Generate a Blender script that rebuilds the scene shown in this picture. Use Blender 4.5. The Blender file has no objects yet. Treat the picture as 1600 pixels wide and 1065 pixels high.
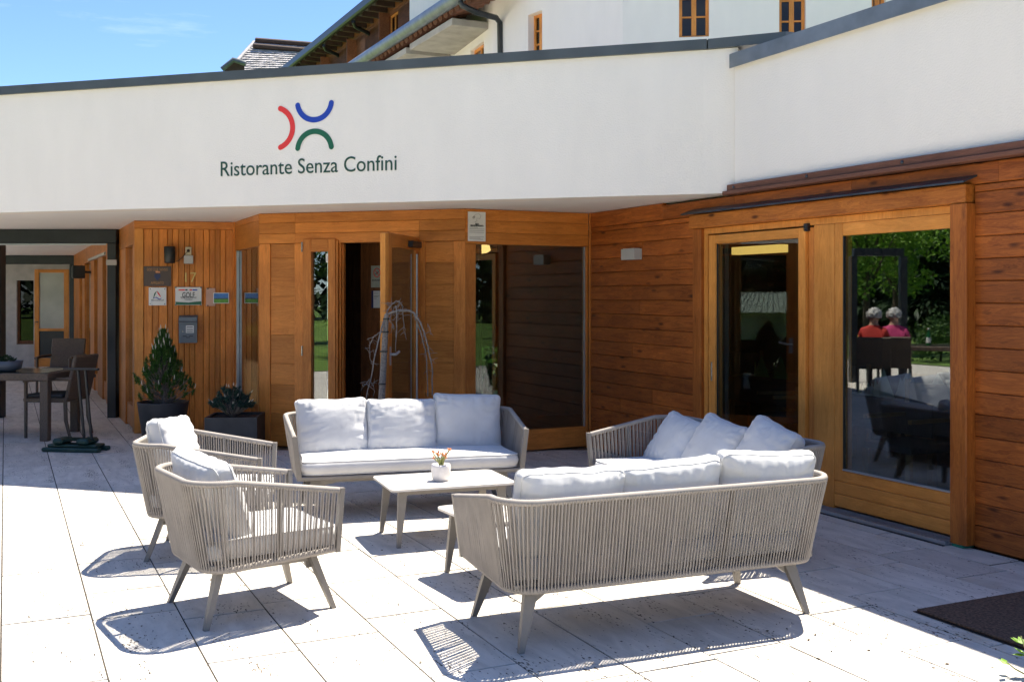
import bpy, bmesh, math, random
from mathutils import Vector, Matrix, noise
random.seed(7)
R = math.radians
sc = bpy.context.scene
COL = sc.collection
F, HC, HOR = 1670.0, 1.6, 460.0          # focal in pixels of the 1600 px photo, eye height, horizon row

# ---------------- camera ----------------
cam = bpy.data.cameras.new('camera'); camo = bpy.data.objects.new('camera', cam); COL.objects.link(camo)
camo.location = (0, 0, HC); camo.rotation_euler = (R(90), 0, 0)
cam.sensor_width = 36; cam.lens = 36*F/1600; cam.shift_y = -(532.5-HOR)/1600
cam.clip_start = .05; cam.clip_end = 900
sc.camera = camo

# ---------------- light ----------------
SUN = Vector((.282, .391, 1)).normalized()
sl = bpy.data.lights.new('sun', 'SUN'); sl.energy = 4.3; sl.angle = R(.5); sl.color = (1, .925, .785)
so = bpy.data.objects.new('sun', sl); COL.objects.link(so)
so.rotation_euler = SUN.to_track_quat('Z', 'Y').to_euler(); so.location = (6, 8, 20)
w = bpy.data.worlds.new('World'); sc.world = w; w.use_nodes = True
nt = w.node_tree; nt.nodes.clear()
sky = nt.nodes.new('ShaderNodeTexSky'); sky.sky_type = 'NISHITA'; sky.sun_disc = False
sky.sun_elevation = math.asin(SUN.z); sky.sun_rotation = math.atan2(SUN.x, SUN.y)
sky.air_density = .85; sky.dust_density = .05; sky.ozone_density = 3.0
tc = nt.nodes.new('ShaderNodeTexCoord'); mp = nt.nodes.new('ShaderNodeMapping'); mp.inputs['Scale'].default_value = (1.2, 1.2, 7)
nz = nt.nodes.new('ShaderNodeTexNoise'); nz.inputs['Scale'].default_value = 2.3; nz.inputs['Detail'].default_value = 7; nz.inputs['Roughness'].default_value = .62
cr = nt.nodes.new('ShaderNodeValToRGB'); cr.color_ramp.elements[0].position = .50; cr.color_ramp.elements[1].position = .82
mx = nt.nodes.new('ShaderNodeMix'); mx.data_type = 'RGBA'; mx.inputs['B'].default_value = (6.5, 6.9, 7.4, 1)
tint = nt.nodes.new('ShaderNodeMix'); tint.data_type = 'RGBA'; tint.blend_type = 'MULTIPLY'; tint.inputs['Factor'].default_value = 1; tint.inputs['B'].default_value = (.70, .80, .98, 1)
mu = nt.nodes.new('ShaderNodeMath'); mu.operation = 'MULTIPLY'; mu.inputs[1].default_value = .5
bg = nt.nodes.new('ShaderNodeBackground'); bg.inputs['Strength'].default_value = .075
wo = nt.nodes.new('ShaderNodeOutputWorld'); L = nt.links.new
L(tc.outputs['Generated'], mp.inputs[0]); L(mp.outputs[0], nz.inputs['Vector']); L(nz.outputs['Fac'], cr.inputs[0])
L(cr.outputs[0], mu.inputs[0]); L(mu.outputs[0], mx.inputs['Factor']); L(sky.outputs[0], tint.inputs['A']); L(tint.outputs['Result'], mx.inputs['A'])
L(mx.outputs['Result'], bg.inputs[0]); L(bg.outputs[0], wo.inputs[0])
vs = sc.view_settings; vs.view_transform = 'Standard'; vs.look = 'None'; vs.gamma = 1; vs.use_curve_mapping = False
vs.exposure = 1.70
sc.cycles.max_bounces = 14; sc.cycles.transparent_max_bounces = 24; sc.cycles.diffuse_bounces = 8

# ---------------- materials ----------------
def nodes(name):
    m = bpy.data.materials.new(name); m.use_nodes = True
    return m, m.node_tree.nodes, m.node_tree.links.new, m.node_tree.nodes['Principled BSDF']
def flat(name, c, rough=.6, metal=0, nscale=6, namt=.12, bump=0, bscale=200, emit=0, stretch=(1, 1, 1), coat=0):
    m, N, L, b = nodes(name)
    b.inputs['Roughness'].default_value = rough; b.inputs['Metallic'].default_value = metal
    if coat: b.inputs['Coat Weight'].default_value = coat
    t = N.new('ShaderNodeTexCoord'); mpp = N.new('ShaderNodeMapping'); mpp.inputs['Scale'].default_value = stretch
    n = N.new('ShaderNodeTexNoise'); n.inputs['Scale'].default_value = nscale; n.inputs['Detail'].default_value = 5
    r = N.new('ShaderNodeValToRGB'); r.color_ramp.elements[0].position = .3; r.color_ramp.elements[1].position = .7
    r.color_ramp.elements[0].color = (*[x*(1-namt) for x in c], 1); r.color_ramp.elements[1].color = (*[min(1, x*(1+namt)) for x in c], 1)
    L(t.outputs['Object'], mpp.inputs[0]); L(mpp.outputs[0], n.inputs['Vector']); L(n.outputs['Fac'], r.inputs[0]); L(r.outputs[0], b.inputs['Base Color'])
    if bump:
        n2 = N.new('ShaderNodeTexNoise'); n2.inputs['Scale'].default_value = bscale; n2.inputs['Detail'].default_value = 3
        bp = N.new('ShaderNodeBump'); bp.inputs['Strength'].default_value = bump; bp.inputs['Distance'].default_value = .004
        L(t.outputs['Object'], n2.inputs['Vector']); L(n2.outputs['Fac'], bp.inputs['Height']); L(bp.outputs[0], b.inputs['Normal'])
    if emit:
        b.inputs['Emission Color'].default_value = (*c, 1); b.inputs['Emission Strength'].default_value = emit
    return m
def wood(name, axis, dark, light, knots=0, rough=.42, var=.35, gs=1.0):
    m, N, L, b = nodes(name)
    t = N.new('ShaderNodeTexCoord'); oi = N.new('ShaderNodeObjectInfo'); ad = N.new('ShaderNodeVectorMath'); ad.operation = 'ADD'
    sx = N.new('ShaderNodeVectorMath'); sx.operation = 'SCALE'; sx.inputs['Scale'].default_value = 37.0
    cb = N.new('ShaderNodeCombineXYZ'); L(oi.outputs['Random'], cb.inputs[0]); L(oi.outputs['Random'], cb.inputs[1]); L(oi.outputs['Random'], cb.inputs[2])
    L(cb.outputs[0], sx.inputs[0]); L(t.outputs['Object'], ad.inputs[0]); L(sx.outputs[0], ad.inputs[1])
    mpp = N.new('ShaderNodeMapping')
    mpp.inputs['Scale'].default_value = (1.1*gs, 11*gs, 11*gs) if axis == 'x' else (11*gs, 11*gs, 1.1*gs)
    L(ad.outputs[0], mpp.inputs[0])
    n = N.new('ShaderNodeTexNoise'); n.inputs['Scale'].default_value = 2.2; n.inputs['Detail'].default_value = 6; n.inputs['Roughness'].default_value = .62; n.inputs['Distortion'].default_value = .9
    L(mpp.outputs[0], n.inputs['Vector'])
    # growth rings: sine of a slow field
    wv = N.new('ShaderNodeMath'); wv.operation = 'MULTIPLY'; wv.inputs[1].default_value = 55; L(n.outputs['Fac'], wv.inputs[0])
    sn = N.new('ShaderNodeMath'); sn.operation = 'SINE'; L(wv.outputs[0], sn.inputs[0])
    m1 = N.new('ShaderNodeMath'); m1.operation = 'MULTIPLY_ADD'; m1.inputs[1].default_value = .10; L(sn.outputs[0], m1.inputs[0]); L(n.outputs['Fac'], m1.inputs[2])
    r = N.new('ShaderNodeValToRGB'); r.color_ramp.elements[0].position = .25; r.color_ramp.elements[1].position = .72
    r.color_ramp.elements[0].color = (*dark, 1); r.color_ramp.elements[1].color = (*light, 1); L(m1.outputs[0], r.inputs[0])
    mr = N.new('ShaderNodeMapRange'); mr.inputs['To Min'].default_value = 1-var; mr.inputs['To Max'].default_value = 1+var*.6; L(oi.outputs['Random'], mr.inputs[0])
    mm = N.new('ShaderNodeMix'); mm.data_type = 'RGBA'; mm.blend_type = 'MULTIPLY'; mm.inputs['Factor'].default_value = 1
    L(r.outputs[0], mm.inputs['A']); L(mr.outputs[0], mm.inputs['B']); out = mm.outputs['Result']
    if knots:
        mk = N.new('ShaderNodeMapping'); mk.inputs['Scale'].default_value = (1.9, 6, 6) if axis == 'x' else (6, 6, 1.9)
        L(ad.outputs[0], mk.inputs[0]); v = N.new('ShaderNodeTexVoronoi'); v.inputs['Scale'].default_value = 1.6; L(mk.outputs[0], v.inputs['Vector'])
        kr = N.new('ShaderNodeValToRGB'); kr.color_ramp.elements[0].position = .07; kr.color_ramp.elements[1].position = .19
        kr.color_ramp.elements[0].color = (.16, .10, .07, 1); kr.color_ramp.elements[1].color = (1, 1, 1, 1); L(v.outputs['Distance'], kr.inputs[0])
        mk2 = N.new('ShaderNodeMix'); mk2.data_type = 'RGBA'; mk2.blend_type = 'MULTIPLY'; mk2.inputs['Factor'].default_value = knots
        L(out, mk2.inputs['A']); L(kr.outputs[0], mk2.inputs['B']); out = mk2.outputs['Result']
    # worn, lighter and darker clouds at a larger scale
    n3 = N.new('ShaderNodeTexNoise'); n3.inputs['Scale'].default_value = 1.7; n3.inputs['Detail'].default_value = 4; L(t.outputs['Object'], n3.inputs['Vector'])
    r3 = N.new('ShaderNodeMapRange'); r3.inputs['From Min'].default_value = .3; r3.inputs['From Max'].default_value = .7; r3.inputs['To Min'].default_value = .75; r3.inputs['To Max'].default_value = 1.2; L(n3.outputs['Fac'], r3.inputs[0])
    m3 = N.new('ShaderNodeMix'); m3.data_type = 'RGBA'; m3.blend_type = 'MULTIPLY'; m3.inputs['Factor'].default_value = 1; L(out, m3.inputs['A']); L(r3.outputs[0], m3.inputs['B'])
    L(m3.outputs['Result'], b.inputs['Base Color']); b.inputs['Roughness'].default_value = rough; b.inputs['Specular IOR Level'].default_value = .3
    bp = N.new('ShaderNodeBump'); bp.inputs['Strength'].default_value = .25; bp.inputs['Distance'].default_value = .003; L(m1.outputs[0], bp.inputs['Height']); L(bp.outputs[0], b.inputs['Normal'])
    return m
def glass_mat(name, tint=(.75, .8, .78), r0=.135):
    m = bpy.data.materials.new(name); m.use_nodes = True; N = m.node_tree.nodes; L = m.node_tree.links.new; N.clear()
    o = N.new('ShaderNodeOutputMaterial'); tr = N.new('ShaderNodeBsdfTransparent'); tr.inputs[0].default_value = (*tint, 1)
    gl = N.new('ShaderNodeBsdfGlossy'); gl.inputs['Roughness'].default_value = .0; gl.inputs['Color'].default_value = (.95, .97, 1, 1)
    lw = N.new('ShaderNodeLayerWeight'); lw.inputs['Blend'].default_value = .5; pw = N.new('ShaderNodeMath'); pw.operation = 'POWER'; pw.inputs[1].default_value = 4; L(lw.outputs['Facing'], pw.inputs[0]); fr = N.new('ShaderNodeMath'); fr.operation = 'MULTIPLY_ADD'; fr.inputs[1].default_value = 1-r0; fr.inputs[2].default_value = r0; L(pw.outputs[0], fr.inputs[0]); mxx = N.new('ShaderNodeMixShader')
    L(fr.outputs[0], mxx.inputs[0]); L(tr.outputs[0], mxx.inputs[1]); L(gl.outputs[0], mxx.inputs[2]); L(mxx.outputs[0], o.inputs[0])
    return m
def travertine(name, base, joint=False):
    m, N, L, b = nodes(name)
    t = N.new('ShaderNodeTexCoord'); oi = N.new('ShaderNodeObjectInfo')
    cb = N.new('ShaderNodeCombineXYZ'); L(oi.outputs['Random'], cb.inputs[0]); L(oi.outputs['Random'], cb.inputs[1])
    sx = N.new('ShaderNodeVectorMath'); sx.operation = 'SCALE'; sx.inputs['Scale'].default_value = 23.0; L(cb.outputs[0], sx.inputs[0])
    ad = N.new('ShaderNodeVectorMath'); ad.operation = 'ADD'; L(t.outputs['Object'], ad.inputs[0]); L(sx.outputs[0], ad.inputs[1])
    mpp = N.new('ShaderNodeMapping'); mpp.inputs['Scale'].default_value = (1.3, 4.5, 4); L(ad.outputs[0], mpp.inputs[0])
    n = N.new('ShaderNodeTexNoise'); n.inputs['Scale'].default_value = 2.2; n.inputs['Detail'].default_value = 8; n.inputs['Roughness'].default_value = .65; n.inputs['Distortion'].default_value = .6; L(mpp.outputs[0], n.inputs['Vector'])
    r = N.new('ShaderNodeValToRGB'); e = r.color_ramp.elements; e[0].position = .28; e[1].position = .62
    e[0].color = (*[x*.70 for x in base], 1); e[1].color = (*base, 1)
    L(n.outputs['Fac'], r.inputs[0])
    # pits: thresholded stretched noise inside broader patches
    mp2 = N.new('ShaderNodeMapping'); mp2.inputs['Scale'].default_value = (30, 75, 30); L(ad.outputs[0], mp2.inputs[0])
    n2 = N.new('ShaderNodeTexNoise'); n2.inputs['Scale'].default_value = 1; n2.inputs['Detail'].default_value = 3; L(mp2.outputs[0], n2.inputs['Vector'])
    n4 = N.new('ShaderNodeTexNoise'); n4.inputs['Scale'].default_value = 1.6; n4.inputs['Detail'].default_value = 5; L(mpp.outputs[0], n4.inputs['Vector'])
    su = N.new('ShaderNodeMath'); su.operation = 'MULTIPLY_ADD'; su.inputs[1].default_value = .55; L(n4.outputs['Fac'], su.inputs[0]); L(n2.outputs['Fac'], su.inputs[2])
    pr = N.new('ShaderNodeValToRGB'); pe = pr.color_ramp.elements; pe[0].position = .935; pe[1].position = .97
    pe[0].color = (1, 1, 1, 1); pe[1].color = (.06, .045, .035, 1); L(su.outputs[0], pr.inputs[0])
    mm = N.new('ShaderNodeMix'); mm.data_type = 'RGBA'; mm.blend_type = 'MULTIPLY'; mm.inputs['Factor'].default_value = 1; L(r.outputs[0], mm.inputs['A']); L(pr.outputs[0], mm.inputs['B'])
    # ochre stains
    n5 = N.new('ShaderNodeTexNoise'); n5.inputs['Scale'].default_value = 1.1; n5.inputs['Detail'].default_value = 8; n5.inputs['Roughness'].default_value = .7; L(ad.outputs[0], n5.inputs['Vector'])
    r5 = N.new('ShaderNodeValToRGB'); r5.color_ramp.elements[0].position = .58; r5.color_ramp.elements[1].position = .78
    r5.color_ramp.elements[0].color = (1, 1, 1, 1); r5.color_ramp.elements[1].color = (.86, .70, .48, 1); L(n5.outputs['Fac'], r5.inputs[0])
    m5 = N.new('ShaderNodeMix'); m5.data_type = 'RGBA'; m5.blend_type = 'MULTIPLY'; m5.inputs['Factor'].default_value = .8; L(mm.outputs['Result'], m5.inputs['A']); L(r5.outputs[0], m5.inputs['B'])
    mr = N.new('ShaderNodeMapRange'); mr.inputs['To Min'].default_value = .88; mr.inputs['To Max'].default_value = 1.06; L(oi.outputs['Random'], mr.inputs[0])
    m6 = N.new('ShaderNodeMix'); m6.data_type = 'RGBA'; m6.blend_type = 'MULTIPLY'; m6.inputs['Factor'].default_value = 1; L(m5.outputs['Result'], m6.inputs['A']); L(mr.outputs[0], m6.inputs['B'])
    L(m6.outputs['Result'], b.inputs['Base Color']); b.inputs['Roughness'].default_value = .62
    bp = N.new('ShaderNodeBump'); bp.inputs['Strength'].default_value = .6; bp.inputs['Distance'].default_value = .004; bp.invert = True; L(su.outputs[0], bp.inputs['Height']); L(bp.outputs[0], b.inputs['Normal'])
    return m
def foliage(name, c1, c2, rough=.55):
    m, N, L, b = nodes(name)
    g = N.new('ShaderNodeNewGeometry'); r = N.new('ShaderNodeValToRGB')
    r.color_ramp.elements[0].color = (*c1, 1); r.color_ramp.elements[1].color = (*c2, 1)
    L(g.outputs['Random Per Island'], r.inputs[0]); L(r.outputs[0], b.inputs['Base Color']); b.inputs['Roughness'].default_value = rough
    tl = N.new('ShaderNodeBsdfTranslucent'); L(r.outputs[0], tl.inputs[0]); mxs = N.new('ShaderNodeMixShader'); mxs.inputs[0].default_value = .38; L(b.outputs[0], mxs.inputs[1]); L(tl.outputs[0], mxs.inputs[2]); L(mxs.outputs[0], N['Material Output'].inputs[0])
    return m
def fabric(name, c):
    m, N, L, b = nodes(name)
    t = N.new('ShaderNodeTexCoord'); n = N.new('ShaderNodeTexNoise'); n.inputs['Scale'].default_value = 5; n.inputs['Detail'].default_value = 6
    r = N.new('ShaderNodeValToRGB'); r.color_ramp.elements[0].position = .3; r.color_ramp.elements[1].position = .7
    r.color_ramp.elements[0].color = (*[x*.9 for x in c], 1); r.color_ramp.elements[1].color = (*[x*1.05 for x in c], 1)
    L(t.outputs['Object'], n.inputs['Vector']); L(n.outputs['Fac'], r.inputs[0]); L(r.outputs[0], b.inputs['Base Color'])
    b.inputs['Roughness'].default_value = .85; b.inputs['Sheen Weight'].default_value = .15
    n2 = N.new('ShaderNodeTexNoise'); n2.inputs['Scale'].default_value = 14; n2.inputs['Detail'].default_value = 4; L(t.outputs['Object'], n2.inputs['Vector'])
    wv = N.new('ShaderNodeTexWave'); wv.inputs['Scale'].default_value = 260; L(t.outputs['Object'], wv.inputs['Vector'])
    ad = N.new('ShaderNodeMath'); ad.operation = 'MULTIPLY_ADD'; ad.inputs[1].default_value = .05; L(wv.outputs['Fac'], ad.inputs[0]); L(n2.outputs['Fac'], ad.inputs[2])
    bp = N.new('ShaderNodeBump'); bp.inputs['Strength'].default_value = .12; bp.inputs['Distance'].default_value = .008; L(ad.outputs[0], bp.inputs['Height']); L(bp.outputs[0], b.inputs['Normal'])
    return m

M = {}
M['plaster'] = flat('white_plaster', (.90, .84, .765), .9, nscale=2.2, namt=.022, bump=.8, bscale=70, stretch=(1.6, 1.6, .5))
M['shaded_wall'] = flat('shaded_white_render', (.46, .43, .41), .9)  # white end wall, the corridor's shade put into its darker colour
M['soffit'] = flat('soffit_plaster', (.88, .84, .80), .9, nscale=1.5, namt=.02)
M['coping'] = flat('grey_sheet_metal', (.10, .112, .115), .45, .3, nscale=3, namt=.15)
M['coping_light'] = flat('sky_lightened_metal', (.20, .22, .235), .42, .4, nscale=5, namt=.2)  # lighter metal, reflected sky put into the right coping's colour
M['flash'] = flat('dark_flashing', (.06, .075, .095), .4, .5, nscale=8, namt=.3)
M['drip'] = wood('red_brown_painted_trim', 'x', (.14, .055, .035), (.23, .10, .065), .3, .6)
M['board'] = wood('knotty_larch_board', 'x', (.20, .046, .008), (.48, .135, .024), .85, .46, .28)
M['cedar_h'] = wood('cedar_horizontal', 'x', (.46, .140, .022), (.66, .240, .048), 0, .42, .2)
M['cedar_v'] = wood('cedar_vertical', 'z', (.46, .138, .022), (.66, .238, .048), .15, .42, .22)
M['honey_h'] = wood('honey_door_horizontal', 'x', (.58, .205, .034), (.76, .315, .068), 0, .35, .12)
M['honey_v'] = wood('honey_door_vertical', 'z', (.58, .205, .034), (.76, .315, .068), 0, .35, .12)
M['beam'] = wood('knotty_lintel', 'x', (.32, .082, .012), (.60, .200, .034), .9, .42, .1)
M['post'] = wood('knotty_post', 'z', (.25, .062, .010), (.46, .140, .024), .6, .42, .1)
M['clad_v'] = wood('light_boosted_cladding', 'z', (.50, .145, .020), (.74, .27, .050), .15, .4, .28)  # cedar lightened, its colour makes up for weak bounce under the soffit
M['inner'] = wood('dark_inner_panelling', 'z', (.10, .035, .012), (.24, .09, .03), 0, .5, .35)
M['hotelwood'] = wood('weathered_hotel_boards', 'x', (.16, .055, .02), (.34, .13, .05), .3, .6, .2)
M['glass'] = glass_mat('window_glass')
M['glass_low'] = glass_mat('plain_glass', (.3, .32, .3), .03)
M['glass_dark'] = glass_mat('dark_glass', (.42, .46, .42), .10)
M['frost'] = flat('frosted_glass', (.45, .47, .42), .35, nscale=2, namt=.15)
M['slab'] = travertine('travertine', (.66, .61, .54))
M['joint'] = flat('joint_grit', (.035, .028, .02), .95, nscale=40, namt=.4)
M['rope'] = flat('taupe_rope', (.30, .272, .248), .85, nscale=9, namt=.10)
M['frame'] = flat('taupe_powder_coat', (.20, .183, .166), .45, .1, nscale=30, namt=.05)
M['cushion'] = fabric('pale_grey_canvas', (.57, .57, .575))
M['ceramic'] = flat('pale_ceramic_top', (.60, .575, .54), .35, nscale=18, namt=.07)
M['pot'] = flat('white_pot', (.74, .70, .67), .6, nscale=30, namt=.06, bump=.4, bscale=120)
M['planter'] = flat('anthracite_planter', (.035, .035, .038), .5, nscale=8, namt=.2)
M['soil'] = flat('soil', (.05, .035, .025), .95, nscale=30, namt=.5)
M['steel_dark'] = flat('dark_steel', (.028, .032, .036), .4, .3, nscale=4, namt=.2)
M['black'] = flat('black_plastic', (.015, .015, .016), .4)
M['alu'] = flat('aluminium', (.45, .47, .5), .35, .7)
M['chrome'] = flat('satin_steel', (.5, .5, .5), .25, .9)
M['white'] = flat('white_print', (.74, .73, .70), .5, namt=.03)
M['grey'] = flat('grey_plastic', (.45, .44, .42), .5, namt=.03)
M['mailbox'] = flat('blue_grey_steel', (.15, .17, .20), .4, .4, namt=.08)
M['text_green'] = flat('text_green', (.018, .07, .048), .5, namt=.02)
M['red'] = flat('logo_red', (.80, .045, .040), .4, namt=.02)
M['blue'] = flat('logo_blue', (.018, .060, .42), .4, namt=.02)
M['green'] = flat('logo_green', (.015, .13, .065), .4, namt=.02)
M['ink'] = flat('ink', (.03, .03, .035), .6)
M['gold'] = flat('brass', (.65, .45, .16), .3, .8)
M['plaque'] = flat('brown_plaque', (.075, .045, .032), .4, namt=.1)
M['bronze'] = flat('bronze_letters', (.45, .22, .08), .4, .4)
M['navy'] = flat('navy', (.02, .03, .10), .5)
M['lawn'] = flat('lawn', (.095, .165, .022), .9, nscale=1.5, namt=.35)
M['rattan'] = flat('brown_rattan', (.12, .085, .06), .6, nscale=90, namt=.4, bump=.8, bscale=160)
M['tabletop'] = flat('dark_table_glass', (.06, .055, .05), .15, nscale=3)
M['bowl'] = flat('blue_grey_bowl', (.07, .09, .12), .4)
M['standgreen'] = flat('dark_green_plastic', (.012, .045, .033), .45, nscale=20, namt=.2)
M['mat'] = flat('coir_mat', (.105, .060, .038), .98, nscale=70, namt=.6, bump=1, bscale=300)
M['bark'] = flat('grey_bark', (.22, .19, .165), .9, nscale=60, namt=.35, bump=.8, bscale=90)
M['bark_dark'] = flat('dark_bark', (.09, .065, .045), .95, nscale=12, namt=.4)
M['needle'] = foliage('pine_needles', (.026, .075, .012), (.085, .19, .028))
M['needle_blue'] = foliage('blue_pine_needles', (.020, .055, .040), (.055, .12, .085))
M['candle'] = flat('pine_candle', (.62, .58, .46), .7)
M['leaf_bright'] = foliage('bright_leaves', (.08, .19, .015), (.24, .42, .04))
M['leaf_mid'] = foliage('mid_leaves', (.02, .06, .010), (.06, .13, .02))
M['leaf_dark'] = foliage('conifer', (.010, .032, .012), (.032, .068, .022))
M['slate'] = flat('light_grey_slate', (.36, .345, .35), .75, nscale=3, namt=.35)  # the slate's own light grey, varied at random
M['concrete'] = flat('raw_concrete', (.40, .37, .325), .9, nscale=3, namt=.15, bump=.4, bscale=30)
M['tile'] = flat('clay_tile', (.16, .065, .038), .8, nscale=8, namt=.3)
M['rafter'] = flat('dark_rafter', (.06, .032, .022), .8, namt=.2)
M['gravel'] = flat('bounce_roof_gravel', (.66, .62, .57), .95, nscale=40, namt=.3)  # roof out of sight, gravel whitened to bounce light onto the hotel walls
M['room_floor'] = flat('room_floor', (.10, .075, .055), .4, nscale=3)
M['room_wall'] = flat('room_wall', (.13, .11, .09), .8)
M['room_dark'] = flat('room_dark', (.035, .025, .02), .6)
M['cloth'] = flat('dark_tablecloth', (.05, .052, .06), .8)
M['napkin'] = flat('grey_napkin', (.42, .47, .42), .8, namt=.05)
M['napkin_green'] = flat('green_napkin', (.16, .30, .07), .8, namt=.05)
M['oak'] = flat('oak_chair', (.28, .17, .075), .5, nscale=20)
M['lamp'] = flat('warm_lamp', (1, .60, .20), .5, emit=.8, namt=0)
M['skin'] = flat('skin', (.52, .30, .21), .6, namt=.05)
M['hair'] = flat('grey_hair', (.42, .41, .40), .8, nscale=30, namt=.3, stretch=(1, 1, .3))
M['pink'] = flat('pink_top', (.62, .06, .20), .8)
M['redcloth'] = flat('red_top', (.50, .035, .025), .8)
M['trouser'] = flat('dark_trousers', (.03, .03, .04), .9)
M['bottle'] = flat('green_bottle', (.01, .10, .03), .1)
M['metalroof'] = flat('white_metal_roof', (.62, .63, .64), .5)
M['orange'] = flat('orange_flower', (.66, .27, .12), .6)
M['succulent'] = flat('succulent_stem', (.28, .30, .10), .6)
M['dry'] = flat('dry_debris', (.05, .03, .015), .9, nscale=20, namt=.4)
M['yellow_band'] = flat('warm_ceiling_strip', (1, .62, .16), .5, emit=.45, namt=0)
M['curtain'] = flat('grey_green_curtain', (.42, .48, .46), .9, namt=.06)

# ---------------- builders ----------------
WM = {}
I4 = Matrix.Identity(4)
class MB:
    def __init__(s): s.v = []; s.f = []; s.sm = []
    def add(s, vs, fs, T=None, smooth=False):
        o = len(s.v)
        for p in vs: s.v.append(tuple(T @ Vector(p)) if T is not None else tuple(p))
        for f in fs: s.f.append(tuple(o+i for i in f)); s.sm.append(smooth)
        return s
    def box(s, x0, x1, y0, y1, z0, z1, T=None):
        return s.add([(x0,y0,z0),(x1,y0,z0),(x1,y1,z0),(x0,y1,z0),(x0,y0,z1),(x1,y0,z1),(x1,y1,z1),(x0,y1,z1)],
                     [(0,3,2,1),(4,5,6,7),(0,1,5,4),(1,2,6,5),(2,3,7,6),(3,0,4,7)], T)
    def rbox(s, x0, x1, y0, y1, z0, z1, c=.004, T=None):       # box with all edges chamfered
        bm = bmesh.new(); bmesh.ops.create_cube(bm, size=1)
        for v in bm.verts: v.co = Vector(((x0+x1)/2+v.co.x*(x1-x0), (y0+y1)/2+v.co.y*(y1-y0), (z0+z1)/2+v.co.z*(z1-z0)))
        bmesh.ops.bevel(bm, geom=bm.edges[:], offset=c, segments=1, affect='EDGES')
        bm.verts.index_update(); s.add([v.co[:] for v in bm.verts], [[v.index for v in f.verts] for f in bm.faces], T); bm.free(); return s
    def prism(s, poly, z0, z1, T=None):                          # plan polygon, counter-clockwise
        n = len(poly)
        return s.add([(x,y,z0) for x,y in poly]+[(x,y,z1) for x,y in poly],
            [tuple(range(n-1,-1,-1)), tuple(range(n,2*n))]+[(i,(i+1)%n,n+(i+1)%n,n+i) for i in range(n)], T)
    def tube(s, pts, rad, seg=8, T=None, cap=True, smooth=True):
        pts = [Vector(p) for p in pts]; n = len(pts)
        rs = rad if isinstance(rad, (list, tuple)) else [rad]*n
        vs = []; up = Vector((0,0,1)); pa = None
        for i, p in enumerate(pts):
            t = (pts[min(i+1,n-1)]-pts[max(i-1,0)]); t = t.normalized() if t.length > 1e-9 else Vector((0,0,1))
            if pa is None:
                a = t.cross(up);  a = t.cross(Vector((1,0,0))) if a.length < .05 else a
            else: a = pa - t*pa.dot(t)
            a.normalize(); pa = a; b = t.cross(a)
            for k in range(seg):
                an = 2*math.pi*k/seg; vs.append(p+(a*math.cos(an)+b*math.sin(an))*rs[i])
        fs = [(i*seg+k, i*seg+(k+1)%seg, (i+1)*seg+(k+1)%seg, (i+1)*seg+k) for i in range(n-1) for k in range(seg)]
        s.add(vs, fs, T, smooth)
        if cap: s.add(vs[:seg], [tuple(range(seg-1,-1,-1))], T); s.add(vs[-seg:], [tuple(range(seg))], T)
        return s
    def lathe(s, prof, seg=24, T=None, smooth=True):             # [(r,z)...]
        vs = [(r*math.cos(2*math.pi*k/seg), r*math.sin(2*math.pi*k/seg), z) for r, z in prof for k in range(seg)]
        fs = [(i*seg+k, i*seg+(k+1)%seg, (i+1)*seg+(k+1)%seg, (i+1)*seg+k) for i in range(len(prof)-1) for k in range(seg)]
        s.add(vs, fs, T, smooth)
        s.add(vs[:seg], [tuple(range(seg-1,-1,-1))], T); s.add(vs[-seg:], [tuple(range(seg))], T); return s
    def mesh(s, name, mat):
        me = bpy.data.meshes.new(name); me.from_pydata(s.v, [], s.f); me.materials.append(mat)
        me.polygons.foreach_set('use_smooth', s.sm); me.update(); return me
def link(me, name, parent=None, W=None):
    o = bpy.data.objects.new(name, me); COL.objects.link(o)
    if parent is not None:
        o.parent = parent; PW = WM[parent.name]; W = PW if W is None else W; o.matrix_basis = PW.inverted() @ W
    else:
        W = I4 if W is None else W; o.matrix_basis = W
    WM[o.name] = W.copy(); return o
def part(mb, name, mat, parent=None, W=None): return link(mb.mesh(name, M[mat] if isinstance(mat, str) else mat), name, parent, W)
def thing(name, label, cat, W=None, group=None):
    o = link(None, name, None, W); o['label'] = label; o['category'] = cat
    if group: o['group'] = group
    return o
def tag(o, label, cat, group=None):
    o['label'] = label; o['category'] = cat
    if group: o['group'] = group
    return o
def struct(o): o['kind'] = 'structure'; return o
def stuff(o): o['kind'] = 'stuff'; return o
def copy_tree(o, W, label=None, parent=None):
    c = o.copy(); COL.objects.link(c)
    if parent is None: c.matrix_basis = W; WM[c.name] = W.copy()
    else: c.parent = parent; c.matrix_basis = o.matrix_basis; WM[c.name] = WM[parent.name] @ o.matrix_basis
    if label: c['label'] = label
    for ch in [x for x in COL.objects if x.parent == o]: copy_tree(ch, None, None, c)
    return c
def TZ(x, y, z=0, a=0): return Matrix.Translation((x, y, z)) @ Matrix.Rotation(R(a), 4, 'Z')
def RX(a): return Matrix.Rotation(R(a), 4, 'X')
def RY(a): return Matrix.Rotation(R(a), 4, 'Y')
def RZ(a): return Matrix.Rotation(R(a), 4, 'Z')
def G(px, py): Y = HC*F/(py-HOR); return ((px-800)/F*Y, Y)
def P(px, py, Y): return Vector(((px-800)/F*Y, Y, HC+(HOR-py)*Y/F))
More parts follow.
